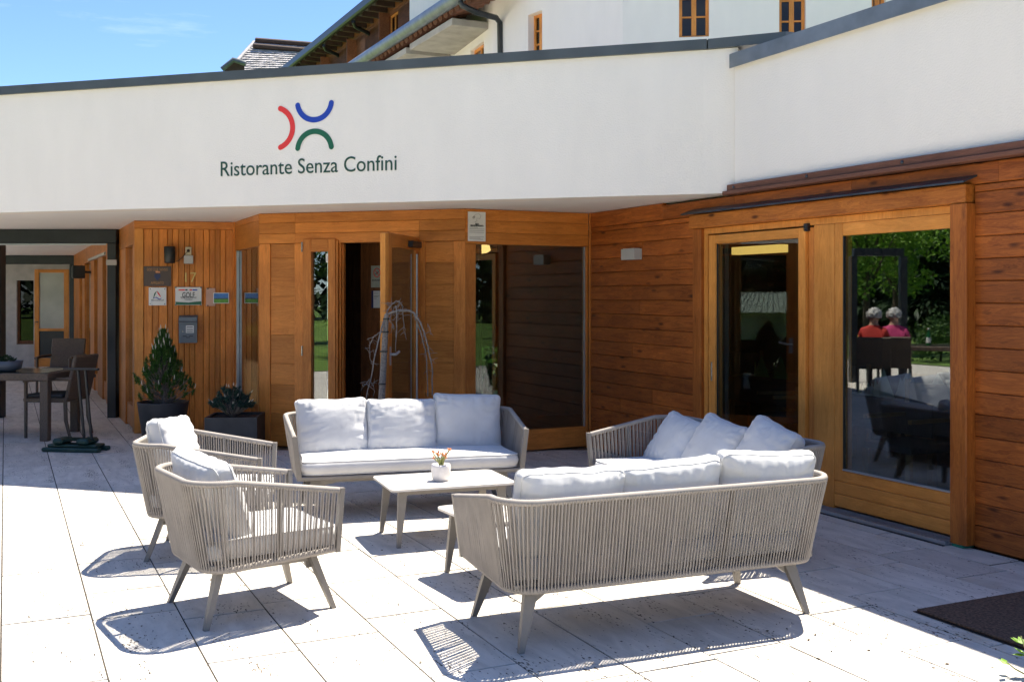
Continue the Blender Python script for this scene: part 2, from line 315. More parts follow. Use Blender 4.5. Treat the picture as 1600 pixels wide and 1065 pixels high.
class Frame:                                                      # wall frame: x to the right in the picture, y into the building
    def __init__(s, a, b):
        s.a = Vector(a); d = Vector(b)-s.a; s.len = d.length; s.d = d.normalized(); s.n = Vector((-s.d.y, s.d.x))
        s.W = Matrix(((s.d.x, s.n.x, 0, s.a.x), (s.d.y, s.n.y, 0, s.a.y), (0,0,1,0), (0,0,0,1)))
    def u(s, px, v=0):
        q = s.a+s.n*v; k = (px-800)/F; return (k*q.y-q.x)/(s.d.x-k*s.d.y)
    def Y(s, px, v=0): return (s.a+s.n*v+s.d*s.u(px, v)).y
    def z(s, px, py, v=0): return HC+(HOR-py)*s.Y(px, v)/F
    def loc(s, p): q = Vector(p[:2])-s.a; return q.dot(s.d), q.dot(s.n)
    def at(s, u, v=0, z=0): return s.W @ Matrix.Translation((u, v, z))
def plank(fr, u0, u1, v0, v1, z0, z1, mat, parent, name='board', c=.004, axis='x'):
    """one board centred on its own origin, front edges chamfered; v0 is the front"""
    cx, cy, cz = (u0+u1)/2, (v0+v1)/2, (z0+z1)/2; a, b, h = (u1-u0)/2, (v1-v0)/2, (z1-z0)/2
    mb = MB()
    if axis == 'x': q = [(-b+c,-h),(b,-h),(b,h),(-b+c,h),(-b,h-c),(-b,-h+c)]; vs = [(x,y,z) for x in (-a,a) for y,z in q]
    else: q = [(-a,b),(a,b),(a,-b+c),(a-c,-b),(-a+c,-b),(-a,-b+c)]; vs = [(x,y,z) for z in (h,-h) for x,y in q]
    n = 6; mb.add(vs, [tuple(range(n-1,-1,-1)), tuple(range(n,2*n))]+[(i,(i+1)%n,n+(i+1)%n,n+i) for i in range(n)])
    return part(mb, name, mat, parent, fr.at(cx, cy, cz))
def holes_wall(mb, u0, u1, v0, v1, z0, z1, holes, T=None):
    us = sorted({u0, u1, *[h[0] for h in holes], *[h[1] for h in holes]}); zs = sorted({z0, z1, *[h[2] for h in holes], *[h[3] for h in holes]})
    for i in range(len(us)-1):
        for j in range(len(zs)-1):
            cu, cz = (us[i]+us[i+1])/2, (zs[j]+zs[j+1])/2
            if any(h[0] < cu < h[1] and h[2] < cz < h[3] for h in holes): continue
            mb.box(us[i], us[i+1], v0, v1, zs[j], zs[j+1], T)
    return mb
def text(body, size, mat, parent, W, name='lettering', ext=.0015, width=None, align='CENTER', bold=0):
    cu = bpy.data.curves.new(name, 'FONT'); cu.body = body; cu.size = size; cu.extrude = ext; cu.align_x = align; cu.align_y = 'CENTER'; cu.resolution_u = 4; cu.offset = bold
    t = bpy.data.objects.new('tmp', cu); COL.objects.link(t); bpy.context.view_layer.update()
    me = bpy.data.meshes.new_from_object(t.evaluated_get(bpy.context.evaluated_depsgraph_get())); bpy.data.objects.remove(t)
    me.name = name
    if width:
        xs = [v.co.x for v in me.vertices]; k = width/(max(xs)-min(xs))
        for v in me.vertices: v.co.x *= k
    me.materials.clear(); me.materials.append(M[mat]); return link(me, name, parent, W @ RX(90))
# ---------------- key plan points ----------------
WD = Vector((-.4285, .9035)).normalized()                         # right wall, away from the camera
C5 = (.8095, 11.171); C4 = (-.461, 10.55); C3 = (-2.654, 11.22); C2 = (-3.268, 12.56); C1 = (-4.345, 12.30)
fR = Frame(C5, (C5[0]-WD.x*9, C5[1]-WD.y*9)); fG = Frame(C4, C5); fF = Frame(C3, C4); fS = Frame(C2, C3); fV = Frame(C1, C2)
KF = (C1[0]+WD.x*12.4, C1[1]+WD.y*12.4); fK = Frame(KF, C1)
HS = 2.45
FAC = Vector((1.62, 9.04)); FD = Vector((-.9589, .2837)); FL = FAC+FD*8.3; fA = Frame(FL, FAC)
uj = fR.u(1149); J = fR.a+fR.d*uj; fB = Frame(FAC, J+Vector((.02, .0)))

# ================= GROUND =================
o = struct(part(MB().box(-150, 150, -90, 160, -.50, -.09), 'ground', 'lawn')); o.name = 'lawn_ground'
fT = fR                                                           # slabs run parallel to the right wall; v negative = towards the terrace
base = part(MB().box(-26, 12, -13.5, .6, -.082, -.005), 'terrace', 'joint', None, fT.W); struct(base)
def inview(x, y, m=0):
    return y > 3.9 and abs(x) < .479*y+m and (HOR+HC*F/y) < 1100
near = []; rest = []
def slab_mesh(l, wd, tx, ty):
    a, b = l/2-.0058, wd/2-.0038; c = .0016
    q = lambda k, z: [(-k[0],-k[1],z),(k[0],-k[1],z),(k[0],k[1],z),(-k[0],k[1],z)]
    vs = q((a,b),-.0049)+q((a,b),-c)+q((a-c,b-c),0)
    vs = [(x,y,z+(x*tx+y*ty if z > -.02 else 0)) for x,y,z in vs]
    mb = MB().add(vs, [(0,1,5,4),(1,2,6,5),(2,3,7,6),(3,0,4,7),(4,5,9,8),(5,6,10,9),(6,7,11,10),(7,4,8,11),(8,9,10,11)]); return mb
rng = random.Random(3)
rows = [(-.258, -.0)]+[(-.258-.406*(k+1), -.258-.406*k) for k in range(32)]
for v0, v1 in rows:
    u = -25.5+rng.random()*.6
    while u < 11.5:
        l = rng.choice([.5, .6, .7, .8, .9, 1.0]); cu, cv = u+l/2, (v0+v1)/2; p = fT.W @ Vector((cu, cv, 0))
        it = (cu, cv, l, v1-v0, p)
        (near if (inview(p.x, p.y, .5) and p.y < 14.2) else rest).append(it); u += l
near.sort(key=lambda i: i[4].y)
rest += near[298:]; near = near[:298]
for cu, cv, l, wd, p in near:
    part(slab_mesh(l, wd, rng.uniform(-.0028, .0028), rng.uniform(-.004, .004)), 'paving_slab', 'slab', base, fT.at(cu, cv, rng.uniform(-.0012, .0012)))
mb = MB()
for cu, cv, l, wd, p in rest: s = slab_mesh(l, wd, 0, 0); mb.add(s.v, s.f, Matrix.Translation((cu, cv, 0)))
stuff(part(mb, 'far_paving', 'slab', base, fT.W))

# ================= RESTAURANT =================
rest_b = thing('restaurant_building', 'single storey restaurant with white curved fascia, cedar entrance and knotty timber side wall', 'restaurant')
# fascia + soffit
zt, zb = 3.665, HS
fas = part(MB().box(0, fA.len, 0, .28, zb, zt), 'fascia', 'plaster', rest_b, fA.W)
part(MB().box(.0, fB.len, .0, .275, zb+.0015, zt-.001), 'fascia', 'plaster', rest_b, fB.W)
cp = MB(); cp.box(-.1, fA.len+.03, -.035, .34, zt, zt+.085); part(cp, 'coping', 'coping', rest_b, fA.W)
fB2 = Frame(FAC, (FAC.x+1.9, FAC.y-.02)); 
e0 = fA.at(fA.len, 0, 0).translation
part(MB().prism([(FAC.x+.03, FAC.y-.045), (FAC.x+.62, FAC.y-.30), (FAC.x+2.2, FAC.y+.25), (FAC.x+1.2, FAC.y+.62), (FAC.x+.05, FAC.y+.3)], zt+.001, zt+.084), 'coping', 'coping', rest_b)
sofp = [(FL.x, FL.y), (FAC.x, FAC.y), (J.x+.1, J.y), (J.x+.5, J.y+.3), (C5[0]+.3, C5[1]+.4), (C5[0]+1, C5[1]+3.4), (-3, 16.5), (-9, 28), (-16, 28), (-7.7, 14.2)]
part(MB().prism([(x, y) for x, y in sofp], HS+.0005, HS+.12), 'soffit', 'soffit', rest_b, Matrix.Translation((0, .012, 0)))
part(MB().prism([(FL.x+.6, FL.y+.4), (FAC.x-.2, FAC.y+.4), (J.x+.25, J.y+.3), (C5[0]+1, C5[1]+3.4), (-3, 16.5), (-9, 28), (-16, 28), (-7.7, 14.2)], 3.3, 3.45), 'flat_roof', 'gravel', rest_b)
# right upper fascia
u_end = 6.4
zr = fR.z(1150, 289); zrt = fR.z(1150, 104)
uf = part(MB().box(uj+.012, u_end, -.015, .3, zr, zrt), 'fascia', 'plaster', rest_b, fR.W)
cq = MB(); cq.box(uj-.0, u_end, -.055, .36, zrt, zrt+.10); cq.box(uj, u_end, -.062, -.055, zrt-.02, zrt+.095); part(cq, 'coping', 'coping_light', rest_b, fR.W)
cs = MB(); cs.rbox(uj-.02, u_end, -.075, 0, zr-.052, zr-.001, .004); cs.rbox(uj-.05, u_end, -.10, -.0, zr-.085, zr-.0535, .004); dtrim = part(cs, 'drip_trim', 'drip', rest_b, fR.W)
for px in (1158, 1273, 1423): part(MB().lathe([(.012, 0), (.012, .008), (.004, .011)], 8), 'screw', 'flash', dtrim, fR.at(fR.u(px), -.075, zr-.028) @ RX(90))
part(MB().box(-3.2, u_end, .25, 6.8, 3.3, 3.45), 'flat_roof', 'gravel', rest_b, fR.W)

# ---- right timber wall
uA, uB, uC, uD = fR.u(923), fR.u(1087), fR.u(1523), u_end
zl_t = fR.z(1082, 342); ztop = zr-.086
back = part(holes_wall(MB(), -.05, u_end, .045, .20, 0, ztop, [(uB+.02, uC-.02, -1, 2.26)]), 'timber_wall', 'inner', rest_b, fR.W)
bh = .1395
def boards(u0, u1, z0, z1, splits=True):
    z = z0
    while z < z1-.02:
        zz = min(z+bh, z1); cuts = [u0]
        if splits and rng.random() < .45: cuts.append(u0+(u1-u0)*rng.uniform(.25, .75))
        cuts.append(u1)
        for a, b in zip(cuts, cuts[1:]): plank(fR, a+.001, b-.001, rng.uniform(.0, .004), .045, z+.0016, zz-.0016, 'board', back, c=.0045)
        z = zz
boards(uA+.0, uB, .012, 2.29+.0); boards(uC, uD, .012, 2.29, False)
# boards above, right across
plank(fR, uA, fR.u(1035), .001, .045, 2.2935, 2.4475, 'board', back, c=.006)
for a, b in ((1035.2, 1147), (1147.4, 1330), (1330.4, 1560)): plank(fR, fR.u(a), fR.u(b), .001, .045, 2.2935, zr-.088, 'board', back, c=.006)
plank(fR, fR.u(1560.4), uD, .001, .045, 2.2935, zr-.088, 'board', back, c=.006)
part(MB().rbox(-.0, uA-.002, -.012, .045, 0, HS-.002, .004), 'corner_trim', 'cedar_v', rest_b, fR.W)

# ---- sliding door and fixed window
zin = 2.085
lint = part(MB().rbox(uB-.02, uC-.02, -.06, .044, fR.z(1300, 338), fR.z(1300, 322)+.045, .005), 'lintel', 'beam', rest_b, fR.W)
lz1 = fR.z(1300, 322)+.045
fl = MB(); fl.add([(uB-.06, -.12, lz1+.012), (uC+.02, -.12, lz1+.012), (uC+.02, .0, lz1+.055), (uB-.06, .0, lz1+.055), (uB-.06, -.12, lz1+.001), (uC+.02, -.12, lz1+.001), (uC+.02, .0, lz1+.044), (uB-.06, .0, lz1+.044)],
   [(0,1,2,3),(7,6,5,4),(0,4,5,1),(1,5,6,2),(2,6,7,3),(3,7,4,0)]); part(fl, 'rain_flashing', 'flash', rest_b, fR.W)
lz0 = fR.z(1300, 338)
part(MB().rbox(uB, fR.u(1100), -.035, .044, 0, lz0-.002, .004), 'post', 'post', rest_b, fR.W)
part(MB().rbox(fR.u(1497), uC, -.075, .044, .02, lz0-.002, .005), 'post', 'post', rest_b, fR.W)
part(MB().rbox(fR.u(1499), uC-.03, -.07, .03, .0, .019, .004), 'post_foot', flat('green_pad', (.02, .22, .14), .5), rest_b, fR.W)
# outer frame
uL, uM0, uM1, uR = fR.u(1100), fR.u(1272), fR.u(1304), fR.u(1497)
fz = lz0-.003
dfm = MB(); dfm.box(uL, fR.u(1106), .0, .12, .03, fz); dfm.box(fR.u(1106), uR, .0, .12, fz-.05, fz)
part(dfm, 'door_frame', 'honey_v', rest_b, fR.W)
part(MB().rbox(uM0+.004, uM1, -.005, .12, .03, fz-.051, .003), 'mullion', 'honey_v', rest_b, fR.W)
# sliding leaf, standing slightly proud
leafz1 = fz-.065
l0, l1 = fR.u(1107, -.03), fR.u(1258, -.03)
g0, g1 = fR.u(1117, -.03), fR.u(1247, -.03)
leaf = part(MB().rbox(l0, g0, -.03, .05, .035, leafz1, .003).rbox(g1, l1, -.03, .05, .035, leafz1, .003), 'sliding_door', 'honey_v', rest_b, fR.W)
part(MB().rbox(g0+.001, g1-.001, -.029, .049, leafz1-.075, leafz1-.001, .003), 'top_rail', 'honey_h', leaf, fR.W)
part(MB().rbox(g0+.001, g1-.001, -.029, .049, .036, .26, .003), 'bottom_rail', 'honey_h', leaf, fR.W)
part(MB().box(g0-.01, g1+.01, .004, .012, .25, leafz1-.07), 'pane', 'glass', leaf, fR.W)
part(MB().rbox(g0-.0, g0+.006, -.012, .004, .26, leafz1-.075, .001), 'gasket', 'black', leaf, fR.W)
part(MB().rbox((l0+g0)/2-.008, (l0+g0)/2+.010, -.036, -.0301, .86, 1.02, .002), 'flush_handle', 'chrome', leaf, fR.W)
part(MB().rbox(l1+.004, uM0-.002, -.0, .12, .035, leafz1+.0, .003), 'leaf_jamb', 'cedar_v', rest_b, fR.W)
part(MB().rbox(fR.u(1260), fR.u(1266), -.03, -.001, leafz1-.03, leafz1+.03, .002), 'door_stop', 'black', rest_b, fR.W)
# fixed window
k0, k1 = fR.u(1317), fR.u(1495)
wb0 = fR.z(1400, 752)+.0
fx = part(MB().rbox(uM1+.002, k0, -.003, .09, .24, fz-.051, .003), 'fixed_window', 'honey_v', rest_b, fR.W)
part(MB().rbox(k0+.001, uR-.001, -.002, .088, fz-.145, fz-.052, .003), 'top_rail', 'honey_h', fx, fR.W)
z = .045
for hh in (.095, .095, wb0-.045-.19):
    plank(fR, uM1+.003, uR-.001, -.002, .088, z+.001, z+hh-.001, 'honey_h', fx, 'bottom_board', c=.006); z += hh
part(MB().box(k0+.001, uR-.002, .018, .028, wb0+.01, fz-.146), 'pane', 'glass', fx, fR.W)
part(MB().box(k0+.001, uR-.002, -.006, .017, wb0+.001, wb0+.012), 'sill_strip', 'alu', fx, fR.W)
part(MB().box(k0-.0, k0+.010, -.001, .017, wb0+.013, fz-.15), 'gasket', 'black', fx, fR.W)
# track
tr = MB(); tr.box(uL, uR+.0, -.115, .0, .002, .012)
for a, b in ((-.112, -.100), (-.078, -.070), (-.045, -.037), (-.010, -.002)): tr.box(uL, uR, a, b, .012, .030)
part(tr, 'door_track', 'alu', rest_b, fR.W)
part(MB().box(uL, uR, -.135, -.1155, .0015, .006), 'drain_slot', 'black', rest_b, fR.W)
part(MB().box(uL, uR, .0, .13, .0, .033), 'threshold', 'alu', rest_b, fR.W)

# ---- interior of the right wing
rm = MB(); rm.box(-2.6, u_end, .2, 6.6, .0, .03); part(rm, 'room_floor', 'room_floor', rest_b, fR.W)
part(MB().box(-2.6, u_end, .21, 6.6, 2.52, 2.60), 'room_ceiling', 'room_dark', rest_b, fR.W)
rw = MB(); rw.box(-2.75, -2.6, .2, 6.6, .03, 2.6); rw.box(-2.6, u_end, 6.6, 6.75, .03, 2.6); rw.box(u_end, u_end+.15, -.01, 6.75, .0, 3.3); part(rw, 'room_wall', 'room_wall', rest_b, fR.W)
part(MB().box(fR.u(1143, 1.5), fR.u(1219, 1.5), 1.5, 1.6, fR.z(1180, 396, 1.5), fR.z(1180, 384, 1.5)), 'ceiling_light_strip', 'yellow_band', rest_b, fR.W)
# curtain behind the sliding door
cv = MB(); pts = [(fR.u(1117, .25)+.0+i*.012, .25+.02*math.sin(i*1.3)) for i in range(18)]
cv.add([(x, y, z) for z in (.05, 2.4) for x, y in pts], [(i, i+1, 18+i+1, 18+i) for i in range(17)], None, True); tag(part(cv, 'curtain', 'curtain', None, fR.W), 'grey green curtain hanging inside the sliding door', 'curtain')

part(MB().rbox(-.05, .09, -.035, .09, 0, HS-.001, .004), 'corner_post', 'cedar_v', rest_b, fS.at(-.03, .02))
# ---- entrance front F (C3 -> C4)
HD = 2.13
hdr = MB(); part(MB().box(0, fF.len, .03, .10, HD, HS-.001), 'header', 'cedar_h', rest_b, fF.W)
hp = [x for x in COL.objects if x.name == 'header'][0]
def header(fr, par, cuts, zs):
    for z0, z1 in zip(zs, zs[1:]):
        for a, b in zip(cuts, cuts[1:]): plank(fr, a+.001, b-.001, 0, .0295, z0+.0012, z1-.0012, 'cedar_h', par, c=.003)
header(fF, hp, [0, .42, fF.u(655), fF.len], [HD, 2.235, 2.345, HS-.003])
def stile(fr, p0, p1, z0=0, z1=HD-.001, mat='cedar_v', v0=.0, v1=.09, par=rest_b, name='stile'): return part(MB().rbox(fr.u(p0), fr.u(p1), v0, v1, z0, z1, .003), name, mat, par, fr.at(0,0,0))
def stileu(fr, u0, u1, z0, z1, mat, v0, v1, par, name='stile'):
    return part(MB().rbox(-(u1-u0)/2, (u1-u0)/2, v0, v1, z0, z1, .003), name, mat, par, fr.at((u0+u1)/2, 0, 0))
def stile(fr, p0, p1, z0=0, z1=HD-.001, mat='cedar_v', v0=.0, v1=.09, par=rest_b, name='stile'):
    return stileu(fr, fr.u(p0), fr.u(p1), z0, z1, mat, v0, v1, par, name)
stileu(fF, 0, fF.u(422), 0, HD-.001, 'cedar_v', 0, .09, rest_b)
def panel(fr, p0, p1, seed):
    rg = random.Random(seed); bk = part(MB().box(fr.u(p0), fr.u(p1), .045, .085, 0, HD-.002), 'panel', 'inner', rest_b, fr.W); z = .02
    while z < HD-.05:
        zz = min(z+rg.choice([.30, .34, .22, .4]), HD-.003)
        if HD-zz < .1: zz = HD-.003
        plank(fr, fr.u(p0)+.001, fr.u(p1)-.001, .014, .044, z+.001, zz-.001, 'cedar_h', bk, c=.002); z = zz
panel(fF, 422, 460, 1); stile(fF, 460, 474)
# door leaf A (closed)
def leaf_px(fr, p0, p1, q0, q1, z1, v0, v1, top=.10, bot=.22, glass='glass', name='entrance_door'):
    lf = part(MB().rbox(fr.u(p0), fr.u(q0), v0, v1, .02, z1, .003).rbox(fr.u(q1), fr.u(p1), v0, v1, .02, z1, .003), name, 'cedar_v', rest_b, fr.W)
    part(MB().rbox(fr.u(q0)+.001, fr.u(q1)-.001, v0+.001, v1-.001, z1-top, z1-.001, .003), 'top_rail', 'cedar_h', lf, fr.W)
    part(MB().rbox(fr.u(q0)+.001, fr.u(q1)-.001, v0+.001, v1-.001, .021, bot, .003), 'bottom_rail', 'cedar_h', lf, fr.W)
    part(MB().box(fr.u(q0)-.005, fr.u(q1)+.005, (v0+v1)/2-.004, (v0+v1)/2+.004, bot-.005, z1-top+.005), 'pane', glass, lf, fr.W); return lf
lf = leaf_px(fF, 475, 526, 488, 514.5, HD+.04, -.03, .05, .13)
for zz in (2.09, 1.02, .2): part(MB().tube([(0,0,-.05),(0,0,.05)], .008, 8), 'hinge', 'chrome', lf, fF.at(fF.u(474.5), -.037, zz))
part(MB().rbox(fF.u(509), fF.u(514), -.0, .004, 1.93, 2.02, .001), 'paper_note', 'white', lf, fF.W)
for i, (a, b) in enumerate(((526.5, 529), (529.4, 531.6), (532, 534))): stileu(fF, fF.u(a), fF.u(b), .02, HD+.03-.02*i, 'cedar_v', -.02+.03*i, .09, lf, 'edge_strip')
stile(fF, 650, 664, name='jamb'); panel(fF, 664, 709, 2); stileu(fF, fF.u(709), fF.len-.001, 0, HD-.001, 'cedar_v', -.002, .09, rest_b, 'post')
# open leaf: hinged at px 652, free edge towards the viewer
hA = fF.W @ Vector((fF.u(651), -.01, 0)); fe = P(603, 460, 9.78)
fO = Frame((fe.x, fe.y), (hA.x, hA.y)); LO = fO.len
ol = part(MB().rbox(0, .10, -.025, .025, .02, 2.17, .003).rbox(LO-.10, LO-.005, -.025, .025, .02, 2.17, .003), 'entrance_door', 'cedar_v', rest_b, fO.W)
part(MB().rbox(.101, LO-.101, -.024, .024, 2.04, 2.169, .003), 'top_rail', 'cedar_h', ol, fO.W); part(MB().rbox(.101, LO-.101, -.024, .024, .021, .24, .003), 'bottom_rail', 'cedar_h', ol, fO.W)
part(MB().box(.095, LO-.095, -.004, .004, .235, 2.045), 'pane', 'glass_dark', ol, fO.W)
for i in range(3): part(MB().rbox(-.026-.0-.024*i, -.004-.024*i, -.03+.004*i, .03, .03, 2.165-.003*i, .002), 'edge_strip', 'honey_v', ol, fO.W)
part(MB().rbox(LO-.35, LO-.05, -.075, -.026, 2.06, 2.12, .005), 'door_closer', 'black', ol, fO.W)
for s in (-1, 1):
    h = MB(); h.tube([(.05, s*.026, 1.05), (.05, s*.065, 1.05), (.08, s*.07, 1.05), (.17, s*.07, 1.07)], .012, 8); h.box(.03, .07, s*.0262-.002, s*.0262+.002, .95, 1.12); part(h, 'handle', 'grey', ol, fO.W)
part(MB().tube([(LO-.08, -.03, .3), (LO-.08, -.03, 2.0)], .012, 8), 'pull_bar', 'alu', ol, fO.W)

# ---- glass corner G (C4 -> C5)
part(MB().box(0.002, fG.len-.014, .03, .10, HD-.03, HS-.001), 'header', 'cedar_h', rest_b, fG.W); hg = [x for x in COL.objects if x.name.startswith('header')][-1]
header(fG, hg, [.003, fG.len-.014], [HD-.03, 2.215, 2.335, HS-.003])
stileu(fG, .003, fG.u(743.5), 0, HD-.031, 'cedar_v', 0, .09, rest_b, 'post'); stileu(fG, fG.u(916), fG.len-.014, 0, HD-.031, 'cedar_v', 0, .09, rest_b)
gw = part(MB().rbox(fG.u(743.5)+.001, fG.u(916)-.001, .002, .088, .02, .225, .003), 'corner_window', 'cedar_h', rest_b, fG.W)
part(MB().box(fG.u(743.5)+.001, fG.u(916)-.001, .03, .038, .226, HD-.032), 'pane', 'glass', gw, fG.W)
part(MB().box(fG.u(914), fG.u(916)-.002, .018, .029, .226, HD-.033), 'edge_strip', 'alu', gw, fG.W)

# ---- side glass S (C2 -> C3)
part(MB().box(.0, fS.len-.01, .03, .10, 2.11, HS-.001), 'header', 'cedar_h', rest_b, fS.W); hs_ = [x for x in COL.objects if x.name.startswith('header')][-1]
plank(fS, .002, fS.len-.012, 0, .029, 2.112, 2.38, 'cedar_h', hs_, c=.003); plank(fS, .002, fS.len-.012, 0, .029, 2.382, HS-.003, 'cedar_h', hs_, c=.003)
stileu(fS, .002, fS.u(369), 0, 2.109, 'cedar_v', 0, .09, rest_b); stileu(fS, fS.u(403.3), fS.len-.01, 0, 2.109, 'cedar_v', 0, .09, rest_b)
sw = part(MB().rbox(fS.u(369)+.001, fS.u(403.3)-.001, .002, .088, .0, .25, .003), 'side_window', 'cedar_h', rest_b, fS.W)
part(MB().box(fS.u(369)+.001, fS.u(403.3)-.001, .03, .038, .251, 2.108), 'pane', glass_mat('side_glass', (.3, .26, .2), .16), sw, fS.W)
part(MB().rbox(fS.u(369)+.002, fS.u(369)+.03, .0, .029, .251, 2.108, .002), 'edge_strip', 'alu', sw, fS.W)

# ---- sign wall V (C1 -> C2), vertical cladding
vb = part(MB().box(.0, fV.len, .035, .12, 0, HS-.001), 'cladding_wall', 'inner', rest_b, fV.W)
plank(fV, .0, fV.len-.002, -.02, .034, 2.36, HS-.003, 'cedar_h', vb, 'head_board', c=.004)
u = .0; rg = random.Random(5); plank(fV, 0, .1, -.012, .034, .005, 2.357, 'honey_v', vb, 'corner_board', axis='z'); u = .101
while u < fV.len-.03:
    wdt = rg.choice([.060, .066, .072, .058, .095]); u2 = min(u+wdt, fV.len-.004)
    plank(fV, u+.0015, u2-.0015, rg.uniform(.0, .004), .034, .005, 2.357, 'clad_v', vb, c=.005, axis='z'); u = u2

# ---- corridor wall K
kb = fK.len
ops = []; 
def uk(px): return fK.u(px)
part(MB().box(0, kb-.002, -.0, .12, 2.18, HS-.001), 'corridor_header', 'cedar_h', rest_b, fK.W)
kw = MB()
segs = [(118, 124), (128.5, 132), (141, 147), (152.5, 160), (166, 171), (186, 196), (207, None)]
for a, b in segs:
    uu0 = uk(a); uu1 = uk(b) if b else kb-.015
    part(MB().rbox(-(uu1-uu0)/2, (uu1-uu0)/2, 0, .12, 0, 2.178, .004), 'stile', 'cedar_v', rest_b, fK.at((uu0+uu1)/2))
part(MB().box(0, uk(118), .0, .12, 0, 2.178), 'stile', 'cedar_v', rest_b, fK.W)
for a, b in ((124, 128.5), (132, 141), (147, 152.5), (160, 166), (171, 186), (196, 207)):
    q = part(MB().rbox(uk(a)+.002, uk(b)-.002, .02, .10, .02, .28, .003), 'corridor_window', 'cedar_h', rest_b, fK.W)
    part(MB().box(uk(a)+.002, uk(b)-.002, .045, .053, .281, 2.177), 'pane', 'glass', q, fK.W)
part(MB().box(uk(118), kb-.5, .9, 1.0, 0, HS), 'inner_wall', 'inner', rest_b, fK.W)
part(MB().box(uk(140), uk(166), -.03, -.001, 2.185, 2.225), 'blind_rail', 'grey', rest_b, fK.W)

# ---- back wall of the corridor with door
yb = 23.6
fKB = Frame((-17, yb), (P(121, 460, yb).x+1.2, yb))
part(holes_wall(MB(), 0, fKB.len, 0, .2, 0, HS, [(fKB.u(54), fKB.u(108), -1, 2.16), (fKB.u(26), fKB.u(52.5), .5, fKB.z(26, 438))]), 'corridor_end_wall', 'shaded_wall', rest_b, fKB.W)
d0, d1 = fKB.u(54), fKB.u(108)
ed = part(MB().rbox(d0, fKB.u(61), -.01, .06, 0, 2.158, .004).rbox(fKB.u(100), d1, -.01, .06, 0, 2.158, .004), 'corridor_door', 'honey_v', rest_b, fKB.W)
zz0 = fKB.z(80, 515)
for z0_, z1_ in ((2.08, 2.157), (zz0-.03, zz0+.03), (.01, .20)): part(MB().rbox(fKB.u(61), fKB.u(100), -.008, .058, z0_, z1_, .003), 'rail', 'honey_h', ed, fKB.W)
part(MB().box(fKB.u(61), fKB.u(100), .02, .03, zz0+.031, 2.079), 'frosted_pane', 'frost', ed, fKB.W)
part(MB().box(fKB.u(61), fKB.u(100), .02, .03, .201, zz0-.031), 'lower_panel', 'black', ed, fKB.W)
part(MB().tube([(fKB.u(58), -.012, 1.0), (fKB.u(58), -.07, 1.0), (fKB.u(62), -.075, 1.0)], .012, 8), 'handle', 'black', ed, fKB.W)
dw = part(MB().rbox(fKB.u(26), fKB.u(52.5), .06, .12, .5, .58, .003).rbox(fKB.u(26), fKB.u(29), .06, .12, .581, fKB.z(26, 438), .003), 'dark_window', 'inner', rest_b, fKB.W)
part(MB().box(fKB.u(29), fKB.u(52.5), .09, .1, .58, fKB.z(26, 438)), 'pane', 'glass_low', dw, fKB.W)
part(MB().box(fKB.u(10), fKB.u(52.6), .21, .26, 0, HS), 'room_wall', 'room_dark', rest_b, fKB.W)  # dark sheet added close behind the window, stands in for an unlit room

# ---- steel pergola frames
def pergola(Y, pxl, pxr, pz0, label, post_l=True):
    t = thing('steel_pergola_frame', label, 'pergola frame', TZ(P(pxr, 460, Y).x, Y), 'steel frames under the terrace roof')
    ax = P(pxl, 460, Y).x-P(pxr, 460, Y).x
    zt_ = HS-.004; part(MB().rbox(ax-2.5, .06, -.08, .08, zt_-pz0, zt_, .006), 'beam', 'steel_dark', t)
    part(MB().rbox(-.06, .055, -.078, .078, 0, zt_-pz0-.001, .005), 'post', 'steel_dark', t)
    if post_l: part(MB().rbox(ax-.16, ax, -.078, .078, 0, zt_-pz0-.001, .005), 'post', 'steel_dark', t)
    return t
p_ = pergola(13.95, 5, 178, .18, 'dark steel frame crossing the covered terrace in front, post beside the glazed corridor corner')
part(MB().box(-4, -.07, -.085, -.081, HS-.21, HS-.19), 'shiny_strip', 'alu', p_); part(MB().rbox(-.065, .07, -.10, -.081, 1.98, 2.05, .003), 'clip_plate', 'grey', p_)
pergola(23.2, -60, 115, .19, 'dark steel frame at the far end of the covered corridor', False)

# ---- vestibule behind the entrance
vz = HS+.0
ves = MB()
pa = fF.W @ Vector((.1, .1, 0)); 
ipts = [Vector((-2.45, 11.55)), Vector((-2.45, 14.2)), Vector((1.2, 14.6)), Vector((.95, 11.45))]
def inner_wall(a, b, px_off=.11, holes=()):
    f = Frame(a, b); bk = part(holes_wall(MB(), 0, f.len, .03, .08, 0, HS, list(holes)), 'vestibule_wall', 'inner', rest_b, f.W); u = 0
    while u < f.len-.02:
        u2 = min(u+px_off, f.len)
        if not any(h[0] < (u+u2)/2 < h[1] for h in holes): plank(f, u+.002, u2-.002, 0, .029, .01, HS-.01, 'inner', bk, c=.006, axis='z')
        u = u2
    return f
fI1 = inner_wall(ipts[1], ipts[2], holes=[(1.6, 2.3, .1, .9)])
inner_wall(ipts[0], ipts[1]); inner_wall(ipts[2], ipts[3])
fI2 = inner_wall((-1.05, 11.9), (-.35, 12.5))
part(MB().box(-3.0, 1.3, 11.0, 14.7, -.0, .004), 'vestibule_floor', 'room_floor', rest_b)
cl = thing('ceiling_lamp', 'small round warm ceiling lamp glowing behind the corner window', 'lamp', TZ(P(753, 397, 12.6).x, 12.6, HS-.36))
part(MB().lathe([(.01, .10), (.09, .09), (.105, .03), (.06, .0), (.005, -.008)], 20), 'lamp_shade', 'lamp', cl); part(MB().tube([(0,0,.1), (0,0,.355)], .006, 6), 'rod', 'black', cl)
